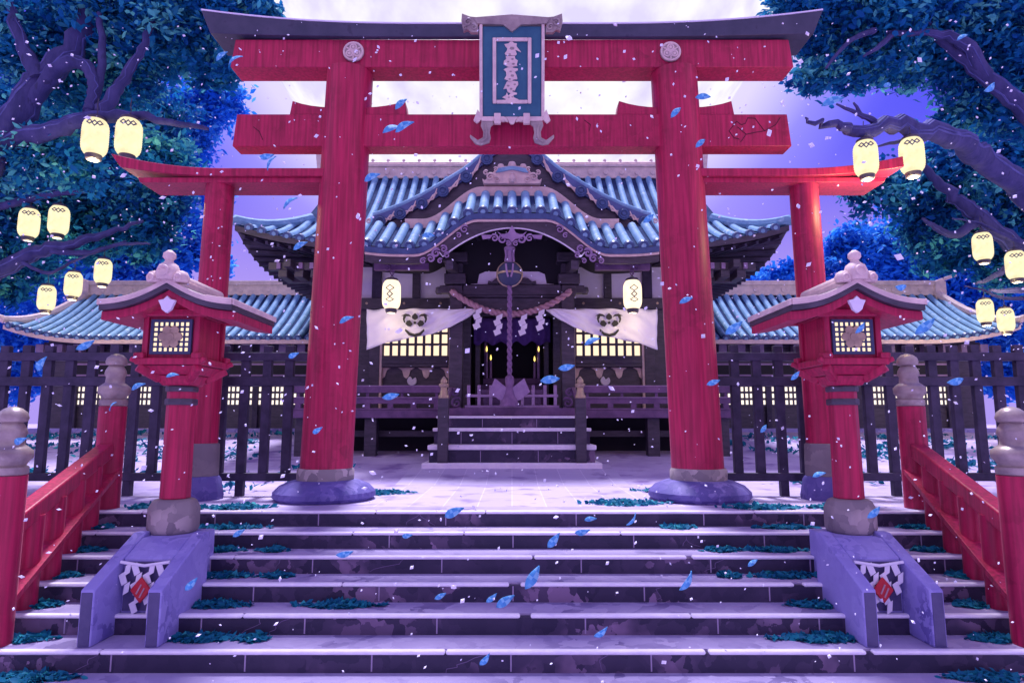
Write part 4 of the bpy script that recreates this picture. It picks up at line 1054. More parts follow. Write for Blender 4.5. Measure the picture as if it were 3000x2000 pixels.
# carved ornaments
b = MB(); zc = zz(690, KY)
b.prism([(-.30, zz(680, KY)), (-.20, zz(690, KY)), (-.08, zz(684, KY)), (0, zz(662, KY)), (.08, zz(684, KY)), (.20, zz(690, KY)), (.30, zz(680, KY)), (.20, zz(698, KY)), (.06, zz(702, KY)), (0, zz(712, KY)), (-.06, zz(702, KY)), (-.20, zz(698, KY))], KY - .06, KY + .01)
for s in (-1, 1):
    b.swirl((s * .19, KY - .02, zz(702, KY)), .10, s, r=.028); b.swirl((s * .36, KY - .02, zz(698, KY)), .085, -s, r=.024); b.prism([(s * .40, zz(690, KY)), (s * .63, zz(690, KY)), (s * .60, zz(702, KY)), (s * .45, zz(700, KY))], KY - .05, KY)
    b.swirl((s * .08, KY - .02, zz(714, KY)), .06, -s, r=.02)
b.build('gable_pendant', M['palewood'], kr, bevel=.006, angle=50)
for s in (-1, 1):
    b = MB()
    for (px_, py_, sz, h) in ((1278, 742, .10, 1), (1300, 730, .08, -1), (1262, 758, .09, -1), (1310, 748, .07, 1), (1240, 765, .07, 1), (1290, 765, .06, 1)):
        p = pt(px_, py_, KY); b.swirl((s * -p.x if s > 0 else p.x, KY - .02, p.z), sz, h * s, r=sz * .3)
    b.build('beast_carving', M['palewood'], kr, angle=50)
    b = MB()
    for (px_, py_, sz, h) in ((1205, 768, .08, 1), (1180, 758, .07, -1), (1155, 770, .09, 1), (1228, 772, .06, -1), (1135, 785, .07, -1), (1150, 800, .06, 1)):
        p = pt(px_, py_, KY + .3); b.swirl((s * abs(p.x), KY + .3, p.z), sz, h * s, r=sz * .28)
    p0 = pt(1200, 775, KY + .35)
    b.box(*sorted((s * 1.75, s * 2.9)), KY + .34, KY + .46, zz(792, KY + .4), zz(772, KY + .4))
    b.build('cloud_carving', M['purplewood'], kr, angle=50)
    b = MB()
    b.swirl((s * .98, KY - .01, zz(672, KY)), .09, s, r=.02); b.swirl((s * 1.10, KY - .01, zz(690, KY)), .06, -s, r=.016); b.build('scroll_carving', M['palewood'], kr)
# crest tile on top of the curved gable
b = MB(); cy = KB - .02
def cz(py): return zz(py, cy)
b.prism([(-.62, cz(542)), (.62, cz(542)), (.66, cz(528)), (.60, cz(533)), (.50, cz(520)), (.44, cz(512)), (.36, cz(502)), (.22, cz(492)), (-.22, cz(492)), (-.36, cz(502)), (-.44, cz(512)), (-.50, cz(520)), (-.60, cz(533)), (-.66, cz(528))], cy - .10, cy + .10)
for s in (-1, 1):
    b.swirl((s * .48, cy - .12, cz(524)), .09, s, r=.026); b.swirl((s * .34, cy - .12, cz(532)), .07, -s, r=.022); b.swirl((s * .58, cy - .12, cz(512)), .06, s, r=.02); b.swirl((s * .36, cy - .12, cz(503)), .06, -s, r=.018)
    b.lathe([(.07, -.05), (.085, 0), (.06, .06), (.02, .075)], (s * .25, cy, cz(490)), 12)
b.lathe([(.09, -.05), (.10, 0), (.07, .08), (.02, .095)], (0, cy, cz(486)), 12)
b.lathe([(.05, -.10), (.09, -.03), (.07, .05), (.03, .06), (.045, .1), (.0, .14)], (0, cy - .13, cz(528)), 12)
cr = b.build('crest_tile', M['tan'], kr, bevel=.008, angle=50)
b = MB(); b.prism([(-.36, cz(512)), (-.30, cz(500)), (-.05, cz(494)), (.05, cz(494)), (.30, cz(500)), (.36, cz(512)), (.28, cz(511)), (.0, cz(503)), (-.28, cz(511))], cy - .14, cy - .09); b.build('crest_band', M['tile'], cr)

# triangular dormer gable above the curved one
DY = 13.75
DP = [(0, 412), (.57, 472), (1.03, 523), (1.55, 565), (2.02, 601), (2.5, 631), (2.95, 653), (3.3, 666)]
def dz(x):
    a = min(abs(x), 3.29)
    for (x0, p0), (x1, p1) in zip(DP, DP[1:]):
        if x0 <= a <= x1: return zz(p0 + (p1 - p0) * (a - x0) / (x1 - x0), DY) + .16
def yroof(z):
    lo, hi = 0.0, 1.0
    for _ in range(24):
        m_ = (lo + hi) / 2
        if hprof(m_) < z: lo = m_
        else: hi = m_
    return EY + (RY - EY) * lo
dx = lin(-3.12, 3.12, 40)
b = MB()
v = []
for x in dx: v += [(x, DY, dz(x)), (x, max(DY + .15, yroof(dz(x)) + .25), dz(x))]
b.add(v, [(2 * i, 2 * i + 2, 2 * i + 3, 2 * i + 1) for i in range(len(dx) - 1)], 2)
for s in (-1, 1):
    hx = [x for x in lin(0.0, 3.12, 20)]
    for (o, r, dyy) in ((.07, .075, .02), (.085, .075, .20), (.085, .075, .38), (.085, .075, .58), (.085, .075, .8), (.085, .075, 1.04)):
        pts = [(s * x, DY + dyy, dz(x) + o) for x in hx if dyy < .1 or yroof(dz(x)) > DY + dyy - .2]
        if len(pts) > 2: b.tube(pts, r, 8, 0)
dm = b.build('dormer_roof', [M['tile'], M['tiledark'], M['tilebed']], hall, angle=50)
b = MB(); b.strip([(x, dz(x) + .03) for x in dx], [(x, dz(x) - .19) for x in dx], DY - .07, DY + .0); b.build('tile_band', mat('band_blue', (.10, .14, .32), (.07, .10, .26), rough=.5, scale=4), dm, angle=60)
b = MB(); b.strip([(x, dz(x) - .21) for x in dx], [(x, dz(x) - .80 + .5 * max(0, (abs(x) - 1.7) / 1.42)) for x in dx], DY - .02, DY + .06); b.build('barge_board', M['black'], dm, angle=60)
b = MB(); c_ = MB()
for s in (-1, 1):
    for i in range(6):
        x = (.57, 1.03, 1.55, 2.02, 2.5, 2.95)[i]; z = dz(x) - .16
        b = MB(); b.disc((s * x, DY - .09, z), .135, -.04, .02, 18); b.ring((s * x, DY - .13, z), .085, .022, 16); b.disc((s * x, DY - .13, z), .045, -.02, .01, 10); b.build('tile_end', M['tiledark'], dm)
        if i < 5:
            x2 = (.57, 1.03, 1.55, 2.02, 2.5, 2.95)[i + 1]; z2 = dz(x2) - .16
            for (o0, o1) in ((.10, -.06), (-.06, .07)):
                c_.tube([(s * (x + .13), DY - .09, z - .0 + o0 * .6), (s * (x + .22), DY - .10, (z + z2) / 2 + o1 * .7), (s * (x2 - .10), DY - .09, z2 + o0 * .6)], .022, 6)
    c_.swirl((s * 3.2, DY - .09, dz(3.12) - .1), .06, s, r=.022)
c_.build('scroll_trim', M['tan'], dm)
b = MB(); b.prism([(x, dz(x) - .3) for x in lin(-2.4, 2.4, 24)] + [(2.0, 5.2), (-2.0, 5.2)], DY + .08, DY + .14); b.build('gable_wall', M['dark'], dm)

# stone steps up to the hall
ss = thing('porch_steps', 'short flight of grey stone steps climbing to the shrine hall doorway', 'steps', (0, 12.3, gz(12.2)))
ya = 12.05; SYK = [12.05, 12.20, 12.55, 12.90]
zt = [zz(1356, 12.05), zz(1303, 12.20), zz(1253, 12.55), zz(1218, 12.90)]
W0 = [1.70, 1.60, 1.55, 1.53]; TH = [.09, .095, .07, .05]  # thick pale slab fronts stand in for the lit tread tops
b = MB(); b.box(-W0[0], W0[0], ya, 13.29, -.05, zt[0]); b.build('base_slab', [M['nosing']], ss, bevel=.02, seg=3)
for k in range(1, 4):
    yk = SYK[k]
    b = MB(); b.box(-W0[k] + .02, W0[k] - .02, yk, 13.29, zt[k - 1] + .001, zt[k] - TH[k], 0)
    for x in ((-.6, .5) if k % 2 else (-1.0, 0, .9)): b.box(x - .006, x + .006, yk - .003, yk + .01, zt[k - 1] + .01, zt[k] - TH[k] - .01, 2)
    so = b.build('step', [M['riser'], M['tread'], M['joint']], ss)
    b = MB(); b.box(-W0[k] - .01, W0[k] + .01, yk - .03, 13.288, zt[k] - TH[k] + .002, zt[k]); b.build('tread_slab', M['nosing'], so, bevel=.02, seg=3)
for s in (-1, 1):
    x = s * 1.31
    sp = thing('step_post', 'black square post with a small pointed brass cap at the %s of the hall steps' % SIDE[s], 'post', (x, 12.12, .2), 'step posts')
    z1 = zz(1166, 12.12)
    b = MB(); b.box(x - .10, x + .10, 12.06, 12.26, zt[0], z1); b.build('shaft', M['black'], sp, bevel=.012)
    b = MB(); b.lathe([(.10, 0), (.105, .04), (.08, .08), (.06, .20), (.10, .24), (.10, .27), (.06, .29), (.07, .33), (.05, .37), (.01, .42)], (x, 12.16, z1), 14); b.build('cap', M['gold'], sp, angle=50)
    b = MB(); b.bar((x, 12.2, z1 - .12), (x, 13.55, zz(1140, 13.6)), .09, .10); b.build('sloping_rail', M['purplewood'], sp, bevel=.012)
    b = MB()
    p = [(1.42, fl - .0), (1.56, fl + .06), (1.50, fl + .20), (1.62, fl + .30), (1.52, fl + .45), (1.66, fl + .55), (1.40, fl + .50), (1.44, fl + .34), (1.36, fl + .22)]

# low altar fence and offering box in the porch
OY = 13.46; of = thing('low_altar_fence', 'low pale purple railing set in front of the hall doorway', 'railing', (0, OY, fl))
b = MB(); b.box(-.98, .98, OY - .035, OY + .035, zz(1163, OY), zz(1155, OY)); b.build('rail', M['palewood'], of, bevel=.006)
b = MB(); b.box(-1.0, 1.0, OY - .05, OY + .05, fl - .002, fl + .055); b.build('rail', M['palewood'], of, bevel=.006)
for i in range(8):
    x = (-.92, -.70, -.45, -.22, .22, .45, .70, .92)[i]; b = MB(); b.box(x - .035, x + .035, OY - .03, OY + .03, fl + .056, zz(1128, OY)); b.build('baluster', M['palewood'], of, bevel=.008)
for s in (-1, 1):
    b = MB()
    b.swirl((s * 1.18, OY, zz(1180, OY)), .12, s, r=.035); b.swirl((s * 1.22, OY, zz(1150, OY)), .09, -s, r=.03); b.swirl((s * 1.13, OY, zz(1205, OY)), .08, s, r=.03)
    b.build('carved_end', M['purplewood'], of, angle=50)
ob = thing('offering_box', 'purple wooden offering box with a sloped slatted lid below the bell rope', 'box', (0, 13.95, fl))
b = MB(); b.box(-.62, .62, 13.66, 14.15, fl, fl + .34); b.build('chest', M['purplewood'], ob, bevel=.015)
b = MB()
for i in range(7): b.box(-.66, .66, 13.62 + i * .078, 13.62 + i * .078 + .045, fl + .345, fl + .385)
b.box(-.66, .66, 13.60, 13.615, fl + .30, fl + .39); b.build('lid', M['purplewood'], ob, bevel=.006)
# altar inside
al = thing('altar_cabinet', 'dark altar cabinet with a stepped base inside the hall doorway', 'altar', (0, HY + .9, fl))
b = MB(); b.box(-.80, .80, HY + .55, HY + 1.5, fl, fl + .62); b.box(-.72, .72, HY + .65, HY + 1.5, fl + .625, fl + .78); b.build('altar_base', M['purplewood'], al, bevel=.015)
b = MB()
for s in (-1, 1): b.box(*sorted((s * .62, s * .70)), HY + .75, HY + .85, fl + .785, fl + 1.75)
b.box(-.70, .70, HY + .74, HY + .86, fl + 1.752, fl + 1.85); b.build('altar_frame', M['purplewood'], al, bevel=.01)
for (px_, py_) in ((1426, 1022), (1438, 1047), (1426, 1047), (1578, 1022), (1566, 1051), (1577, 1047)):
    p = pt(px_, py_, HY + .72)
    cd = thing('altar_candle', 'small lit altar candle burning in the dark doorway of the hall', 'candle', (p.x, p.y, fl + .785), 'altar candles')
    b = MB(); b.lathe([(.035, fl + .785), (.03, p.z - .08)], (p.x, p.y, 0), 8); b.build('candle_stick', M['palewood'], cd)
    b = MB(); b.lathe([(.004, -.07), (.022, -.03), (.018, .02), (.002, .075)], p, 8); b.build('flame', M['flame'], cd)
# violet door curtain
b = MB(); cyv = HY + .18
def dcur(u, v):
    x = -.93 + 1.86 * u; z = 3.52 - (.62 + .05 * math.sin(u * 31)) * v
    return (x, cyv + .03 * math.sin(u * 40) * (.3 + v), z)
sheet(b, dcur, lin(0, 1, 60), lin(0, 1, 5)); dc = b.build('door_curtain', M['purplecloth'], None, angle=80)
tag(dc, 'short violet curtain with a wavy hem hanging in the hall doorway', 'curtain')
dc.modifiers.new('thick', 'SOLIDIFY').thickness = .006

# bell, strap and rope
BY = 13.0
bc = pt(1493, 803, BY)
bl = thing('suzu_bell', 'round dark bell with a pale brass rim hanging under the curved gable', 'bell', tuple(bc))
b = MB(); b.lathe([(.03, -.26), (.14, -.225), (.225, -.13), (.255, 0), (.225, .13), (.14, .225), (.03, .26)], bc, 24); b.build('bell_body', M['inkblue'], bl, angle=60)
b = MB(); b.ring(bc, .262, .022, 36, 8); b.lathe([(.258, -.02), (.268, -.02), (.268, .02), (.258, .02)], bc, 32); b.build('bell_rim', M['gold'], bl)
b = MB()
b.tube([bc + Vector((0, -.02, .24)), bc + Vector((0, -.03, .50))], [.09, .075], 12); b.lathe([(.06, .48), (.12, .52), (.12, .56), (.07, .60), (.06, .66)], (bc.x, bc.y - .03, bc.z), 14)
for s in (-1, 1): b.tube([bc + Vector((s * .09, -.09, .25)), bc + Vector((s * .075, -.10, .38)), bc + Vector((s * .09, -.10, .50))], .022, 6)
b.build('bell_strap', M['palewood'], bl, angle=50)
b = MB()
for s in (-1, 1): b.tube([bc + Vector((s * .075, -.26, .16)), bc + Vector((s * .06, -.29, .0)), bc + Vector((s * .03, -.28, -.12))], .02, 6)
b.build('bell_cord', M['palewood'], bl)
rp = thing('bell_rope', 'thick violet rope with a flared tassel hanging down from the round bell', 'rope', (bc.x, BY, zz(1195, BY)))
b = MB(); zA, zB_ = bc.z - .25, zz(1105, BY)
for h in (0, 1):
    pts = []
    for i in range(60):
        t = i / 59; a = t * 14 * PI + h * PI
        pts.append((bc.x + .024 * math.cos(a), BY - .02 + .024 * math.sin(a), zA + (zB_ - zA) * t))
    b.tube(pts, .034, 7)
b.build('twisted_rope', M['ropepurple'], rp, angle=60)
b = MB(); b.lathe([(.22, zz(1190, BY) - zB_), (.12, zz(1160, BY) - zB_), (.075, -.22), (.095, -.10), (.09, .0), (.06, .03)], (bc.x, BY - .02, zB_), 16); b.build('tassel', M['ropepurple'], rp, angle=60)
b = MB()
for s in (-1, 1): b.prism([(bc.x + s * .05, zB_ - .22), (bc.x + s * .30, zB_ - .02), (bc.x + s * .42, zB_ - .30), (bc.x + s * .22, zB_ - .46), (bc.x + s * .10, zB_ - .50)], BY - .06, BY - .04)
b.build('paper_fold', M['palewood'], rp, bevel=.006)

# straw rope with paper streamers
SY = 13.72
sw = thing('sacred_rope', 'sagging twisted straw rope with white zigzag paper streamers across the hall doorway', 'rope', (0, SY, zz(920, SY)))
b = MB(); pL, pR = pt(1322, 852, SY), pt(1672, 852, SY); zl = zz(920, SY)
def rp_at(t):
    x = pL.x + (pR.x - pL.x) * t; z = zl + (pL.z - zl) * (2 * t - 1) ** 2
    return Vector((x, SY, z))
for h in range(2):
    pts = []; rs = []
    for i in range(90):
        t = i / 89; q = rp_at(t); a = t * 22 * PI + h * PI; R = .037
        pts.append(q + Vector((0, math.cos(a) * R, math.sin(a) * R))); rs.append(.045 if .04 < t < .96 else .05)
    b.tube(pts, rs, 7)
b.build('twisted_rope', M['rope'], sw, angle=60)
for (px_) in (1400, 1460, 1532, 1583):
    t = (xx(px_, 920, SY) - pL.x) / (pR.x - pL.x); q = rp_at(t)
    b = MB(); z = q.z - .05; x = q.x
    for k in range(4):
        o = .035 if k % 2 == 0 else -.035
        b.prism([(x + o - .075, z - .03), (x + o + .06, z + .03), (x + o * .2 + .075, z - .085), (x + o * .2 - .06, z - .145)], SY - .075 - .008 * (k % 2), SY - .07 - .008 * (k % 2)); z -= .108
    b.build('streamer', M['shide'], sw)

# white curtains with crests
CYc = 13.72
def sidecurtain(s):
    low = [(1074, 1025), (1134, 1003), (1200, 990), (1268, 978), (1321, 958), (1360, 935), (1400, 910)]
    def lowz(px):
        for (a, za), (c, zc_) in zip(low, low[1:]):
            if a <= px <= c: return za + (zc_ - za) * (px - a) / (c - a)
        return 1025 if px < 1074 else 910
    mb = MB()
    def f(u, v):
        px = 1074 + (1400 - 1074) * u
        top = 905 + 2 * math.sin(u * 26)
        py = top + (lowz(px) - top) * v
        p = pt(px, py, CYc)
        yy = CYc + .035 * math.sin(u * 21 + v * 2) * (1 - .2 * v) + .02 * math.sin(u * 9 - v * 7) + .02 * math.sin((u + v * .6) * 30)
        return (s * abs(p.x), yy, p.z)
    sheet(mb, f, lin(0, 1, 50), lin(0, 1, 12), 0, s > 0)
    cu = thing('shrine_curtain', 'white gathered curtain with a dark crest on the %s half of the hall front' % SIDE[s], 'curtain', (s * 2.6, CYc, zz(905, CYc)), 'white hall curtains')
    c = mb.build('cloth', M['white'], cu, angle=80); c.modifiers.new('thick', 'SOLIDIFY').thickness = .008
    cc = pt(1217, 952, CYc); k = .0080; cx = s * abs(cc.x); yy0 = CYc - .085
    b = MB()
    b.prism([(cx + x * k, cc.z + z * k) for x, z in ((0, 32), (8, 24), (8, 17), (0, 12), (-8, 17), (-8, 24))], yy0, yy0 + .01)
    for q in (-1, 1):
        b.prism([(cx + q * x * k, cc.z + z * k) for x, z in ((9, 20), (16, 28), (26, 30), (38, 24), (32, 24), (33, 14), (30, 6), (26, 4), (28, 14), (24, 23), (17, 23))], yy0, yy0 + .01)
        b.prism([(cx + q * x * k, cc.z + z * k) for x, z in ((6, 2), (14, 12), (22, 10), (26, 2), (20, -4), (12, -6))], yy0, yy0 + .01)
    b.prism([(cx + 4 * k * math.cos(a), cc.z + 4 * k * math.sin(a) + 5 * k) for a in lin(0, 2 * PI * 7 / 8, 7)], yy0, yy0 + .01)
    b.prism([(cx + x * k, cc.z + z * k) for x, z in ((-25, -12), (-14, -22), (0, -26), (14, -22), (25, -12), (27, -17), (16, -30), (0, -34), (-16, -30), (-27, -17))], yy0, yy0 + .01)
    b.build('crest', M['ink'], cu)
sidecurtain(-1); sidecurtain(1)

# ------------------------------------------------------------------ corridor buildings
CE, CR = 17.8, 20.2
for s in (-1, 1):
    co = thing('corridor_building', 'low corridor with a blue tiled roof and small lit lattice windows on the %s' % SIDE[s], 'building', (s * 9.5, 18.8, .75), 'side corridors')
    ze, zr = zz(992, CE), zz(862, CR)
    xI, xO, xR = 4.5, 14.5, 13.7
    def lift(x): return .42 * max(0, (x - 11.6) / 2.9) ** 2.4
    def cvm(x): return 1.0 if x <= xR else max(.0, 1 - (x - xR) / (xO - xR))
    def cs(x, t, s=s):
        a = abs(x); v = t * cvm(a); return (s * a, CE + (CR - CE) * v, ze + (zr - ze) * (.75 * v + .25 * v * v) + lift(a) * (1 - v) ** 2)
    def csb(x, t): p = cs(x, t); return (p[0], 2 * CR - p[1], p[2])
    b = MB(); xs_ = lin(xI, xO, 40)
    sheet(b, cs, xs_, lin(0, 1, 8), 2, s < 0); sheet(b, csb, xs_, lin(0, 1, 6), 2, s > 0)
    tile_field(b, [s * (xI + .15 + i * .285) for i in range(35)], cs, .088, 8)
    v = [cs(xO, 0), cs(xR, 1), csb(xO, 0)]; b.add(v, [(0, 1, 2)], 2)
    rf = b.build('roof', [M['tile'], M['tiledark'], M['tilebed']], co, angle=50)
    b = MB(); z1 = zz(826, CR)
    b.box(*sorted((s * xI, s * xR)), CR - .17, CR + .17, zr - .06, z1 - .15); b.box(*sorted((s * xI, s * (xR + .05))), CR - .21, CR + .21, z1 - .147, z1)
    for x in lin(5.2, 13.2, 9): b.disc((s * x, CR - .17, (zr + z1) / 2 - .1), .07, -.03, .01, 12)
    b.bar((s * xR, CR, z1 - .05), (s * (xR + .75), CR, z1 + .22), .22, .10)
    b.box(*sorted((s * (xR - .05), s * (xR + .3))), CR - .23, CR + .23, zr - .25, z1 - .02)
    b.build('ridge_cap', M['tan'], rf, bevel=.012)
    b = MB(); pts = []
    for i in range(9):
        v = 1 - i / 8; x = xR + (xO - xR) * (1 - v); pts.append((s * x, CE + (CR - CE) * v, ze + (zr - ze) * (.62 * v + .38 * v * v) + lift(x) * (1 - v) ** 2 + .13))
    pts.append((s * (xO + .38), CE - .15, pts[-1][2] + .22))
    b.tube(pts, [.13] * 8 + [.11, .03], 8); b.build('hip_ridge', M['tan'], rf)
    b = MB(); vs = []
    for x in xs_:
        p = cs(x, 0); vs += [(p[0], p[1] - .01, p[2] - .02), (p[0], p[1] - .01, p[2] - .14), (p[0], p[1] + .12, p[2] - .14), (p[0], p[1] + .12, p[2] - .02)]
    fs = []
    for i in range(len(xs_) - 1):
        o = 4 * i; w = o + 4; fs += [(o, o + 1, w + 1, w), (o + 1, o + 2, w + 2, w + 1), (o + 2, o + 3, w + 3, w + 2), (o + 3, o, w, w + 3)]
    b.add(vs, fs); b.build('eave_board', M['tan'], rf, angle=60)
    wy = 18.8
    b = MB(); b.box(*sorted((s * xI, s * 13.9)), wy, wy + 2.4, .6, ze + .15); b.build('wall', M['black'], co)
    b = MB()
    for z in (zz(1010, wy), zz(1050, wy), zz(1112, wy)): b.box(*sorted((s * xI, s * 13.95)), wy - .12, wy - .002, z - .06, z + .06)
    b.build('wall_beam', M['fencewood'], co, bevel=.01)
    for i in range(17):
        x = 5.1 + i * .55
        b = MB(); b.box(s * x - .12, s * x + .12, wy - .35, wy - .122, zz(1035, wy), zz(1012, wy)); b.build('eave_bracket', M['midwood'], co, bevel=.012)
    for i in range(13):
        x = 4.99 + i * .654
        b = MB(); b.box(s * x - .26, s * x + .26, wy - .05, wy - .004, zz(1102, wy), zz(1064, wy)); vf = b.build('vent_frame', M['palewood'], co, bevel=.012)
        b = MB(); b.box(s * x - .19, s * x + .19, wy - .056, wy - .052, zz(1097, wy), zz(1070, wy)); b.build('vent_opening', M['dark'], vf)
        b = MB(); za, zb = zz(1188, wy), zz(1130, wy); b.box(s * x - .20, s * x + .20, wy - .03, wy - .004, za, zb); wn = b.build('window', M['panewhite'], co)
        b = MB()
        for k in range(4): xx_ = s * x - .20 + .40 * k / 3; b.box(xx_ - .024, xx_ + .024, wy - .06, wy - .033, za - .03, zb + .03)
        for k in range(4): z = za + (zb - za) * k / 3; b.box(s * x - .21, s * x + .21, wy - .055, wy - .034, z - .034, z + .034)
        b.build('lattice', M['black'], wn)
    for i in range(7):
        x = 4.9 + i * 1.34
        b = MB(); b.box(s * x - .08, s * x + .08, wy - .10, wy - .003, .6, zz(1114, wy) - .07); b.build('post', M['fencewood'], co, bevel=.01)
    b = MB(); b.box(*sorted((s * (xI + .1), s * 14.1)), wy - .25, wy + 2.6, .55, .83); b.build('stone_footing', M['plinth'], co, bevel=.02)

# ------------------------------------------------------------------ paper lanterns
def make_lantern(label, paper, emblem, energy=32, lamp=(0, -.06, -.98)):
    r = thing('paper_lantern', label, 'lantern', (0, 0, 0))
    b = MB(); n = 30; prof = []
    for i in range(n + 1):
        t = i / n; z = -.64 * (1 - t)
        e = abs(2 * t - 1); R = .205 * (1 - .36 * e ** 5) + (.003 if i % 2 else -.003)
        prof.append((R, z))
    b.lathe(prof, (0, 0, 0), 28); bd = b.build('paper_body', paper, r, local=True, angle=80)
    b = MB(); b.lathe([(.128, -.008), (.145, .0), (.145, .035), (.12, .05), (.03, .055)], (0, 0, 0), 20); b.ring((0, 0, .08), .03, .008, 14, 6); b.build('top_cap', M['black'], r, local=True, bevel=.004)
    b = MB(); b.lathe([(.105, -.73), (.12, -.72), (.132, -.645), (.12, -.63)], (0, 0, 0), 20); lo = b.build('bottom_cap', M['black'], r, local=True, bevel=.004)
    b = MB(); b.lathe([(.09, -.735), (.09, -.728)], (0, 0, 0), 18); b.build('cap_opening', M['shide'], lo, local=True)
    b = MB()
    def wrap(x, z, d=.004): 
        R = .203 + d; return (x, -math.sqrt(max(.002, R * R - x * x)), z)
    def frame(cx, cz_, w, h, t):
        o = [(cx - w, cz_), (cx, cz_ - h), (cx + w, cz_), (cx, cz_ + h)]; i_ = [(cx + (x - cx) * t, cz_ + (z - cz_) * t) for x, z in o]
        for k in range(4):
            a, c = o[k], o[(k + 1) % 4]; d, e = i_[(k + 1) % 4], i_[k]
            v = [wrap(*p) for p in (a, c, d, e)] + [wrap(*p, d=.010) for p in (a, c, d, e)]
            b.add(v, [(4, 5, 6, 7), (0, 1, 5, 4), (1, 2, 6, 5), (2, 3, 7, 6), (3, 0, 4, 7), (3, 2, 1, 0)])
    if emblem == 'diamonds':
        frame(-.075, -.125, .055, .048, .52); frame(.075, -.125, .055, .048, .52); frame(0, -.14, .05, .06, .55)
    else:
        frame(0, -.20, .10, .08, .72); frame(0, -.34, .075, .075, .6); frame(0, -.46, .10, .06, .7)
    b.build('emblem', M['inkblue'], bd, local=True)
    b = MB(); b.tube([(0, 0, .08), (.006, 0, .18), (-.008, .0, .27), (.004, .0, .40)], .008, 6); b.build('cord', M['black'], r, local=True)
    l = bpy.data.lights.new('lantern_light', 'POINT'); l.energy = energy; l.color = (1, .82, .38); l.shadow_soft_size = .09
    lo_ = bpy.data.objects.new('lantern_light', l); COL.objects.link(lo_); lo_.parent = r; lo_.location = lamp
    return r
protoL = make_lantern('large lit paper lantern hung from the left tree branch, left one of the pair', M['paper'], 'diamonds')
spots = [(283, 348, yl - .75, 1.00, 'large lit paper lantern hung from the left tree branch, outer one of its pair'),
         (381, 348, yl - .85, 1.00, 'large lit paper lantern hung from the left tree branch, the one nearer the gate'),
         (89, 610, 15.5, 1.12, 'middle sized lit paper lantern at the left edge, outer one of the middle pair'),
         (176, 602, 15.5, 1.12, 'middle sized lit paper lantern in the left tree, inner one of the middle pair'),
         (305, 757, 15.2, .93, 'small lit paper lantern above the left corridor ridge, highest of three'),
         (218, 795, 15.2, .93, 'small lit paper lantern above the left corridor roof, middle of three'),
         (140, 834, 15.2, .93, 'small lit paper lantern above the left corridor roof, lowest of three'),
         (2533, 412, yr - 3.3, .73, 'large lit paper lantern on the bare right branch, inner one before the red lintel'),
         (2667, 404, yr - 3.0, .76, 'large lit paper lantern on the bare right branch, outer one past the lintel tip'),
         (2875, 680, 15.0, 1.04, 'middle sized lit paper lantern in the right tree, inner one of the middle pair'),
         (2972, 733, 15.0, 1.05, 'middle sized lit paper lantern at the right edge, lower outer one of the middle pair'),
         (2883, 874, 16.0, .92, 'small lit paper lantern above the right corridor hip, inner one of the low pair'),
         (2943, 900, 16.0, .92, 'small lit paper lantern above the right corridor hip, outer one of the low pair')]
for i, (px_, py_, Y, sc, lab) in enumerate(spots):
    o = protoL if i == 0 else copy_tree(protoL)
    o.location = pt(px_, py_ + 4, Y); o.scale = (sc, sc, sc)
    o.rotation_euler = (0, 0, math.atan2(-o.location.x, Y) * .8)
    tag(o, lab, 'lantern', 'lit paper lanterns in the trees')
protoH = make_lantern('', M['paperwhite'], 'bars', 7, (0, -.02, -.98))
for i, s in enumerate((-1, 1)):
    o = protoH if i == 0 else copy_tree(protoH)
    px_ = 1148 if s < 0 else 1852
    o.location = pt(px_, 822, 13.15); o.scale = (.95, .95, .95)
    tag(o, 'white glowing lantern under the %s eave of the shrine hall' % SIDE[s], 'lantern', 'hall eave lanterns')

# ------------------------------------------------------------------ ground ivy
def tread_z(k): return -k * RISE
patch = [(690, 0, 7.75, 200), (560, 0, 7.62, 60), (1110, 0, 9.3, 180), (1830, 0, 8.15, 230), (1950, 0, 9.6, 170), (2240, 0, 7.75, 240), (2430, 0, 7.7, 110), (420, 0, 7.8, 90), (130, 0, 8.4, 120), (2900, 0, 8.3, 120)]
P = []
def add_patch(px, k, Yc, wpx, dens=1.0, depth=.16):
    z = tread_z(k); 
    py = None
    X = (px - CX) / (F * 1.03) * Yc; w = wpx / (F * 1.03) * Yc / 2
    n = int(300 * w * 2 * dens) + 20
    x = X + np.clip(RNG.normal(0, .45, n), -1.15, 1.15) * w; y = Yc + RNG.uniform(-1, 1, n) * depth * np.clip(1.25 - np.abs((x - X) / w), .25, 1)
    P.append(np.stack([x, y, np.full(n, z) + RNG.uniform(.006, .030, n)], 1))
for (px_, k, Yc, w) in patch: add_patch(px_, k, Yc, w, depth=.22 if Yc < 8 else .3)
steps_p = {1: [(300, 70), (650, 260), (2300, 170), (2690, 110), (1990, 90)], 2: [(265, 110), (650, 130), (800, 90), (2110, 110), (2270, 170), (2720, 110)], 3: [(200, 90), (640, 270), (820, 90), (2300, 210), (2800, 80), (2130, 70)],
           4: [(150, 110), (640, 230), (1000, 240), (2390, 200), (2830, 110)], 5: [(110, 150), (600, 260), (2390, 280), (2880, 150), (760, 80)], 6: [(130, 280), (2860, 260)]}
for k, lst in steps_p.items():
    for (px_, w) in lst: add_patch(px_, k, Y0 - k * RUN + .28, w * .95, 1.2, .10)
Pc = np.concatenate(P)
gi = leaf_mesh('ground_ivy', Pc, .078, (0, -.3, 2.2), M['ivy'], None, RNG.beta(1.5, 2.2, len(Pc)), .55)
tag(gi, 'blue green creeping leaves growing over the steps and landing', 'ground cover', kind='stuff')
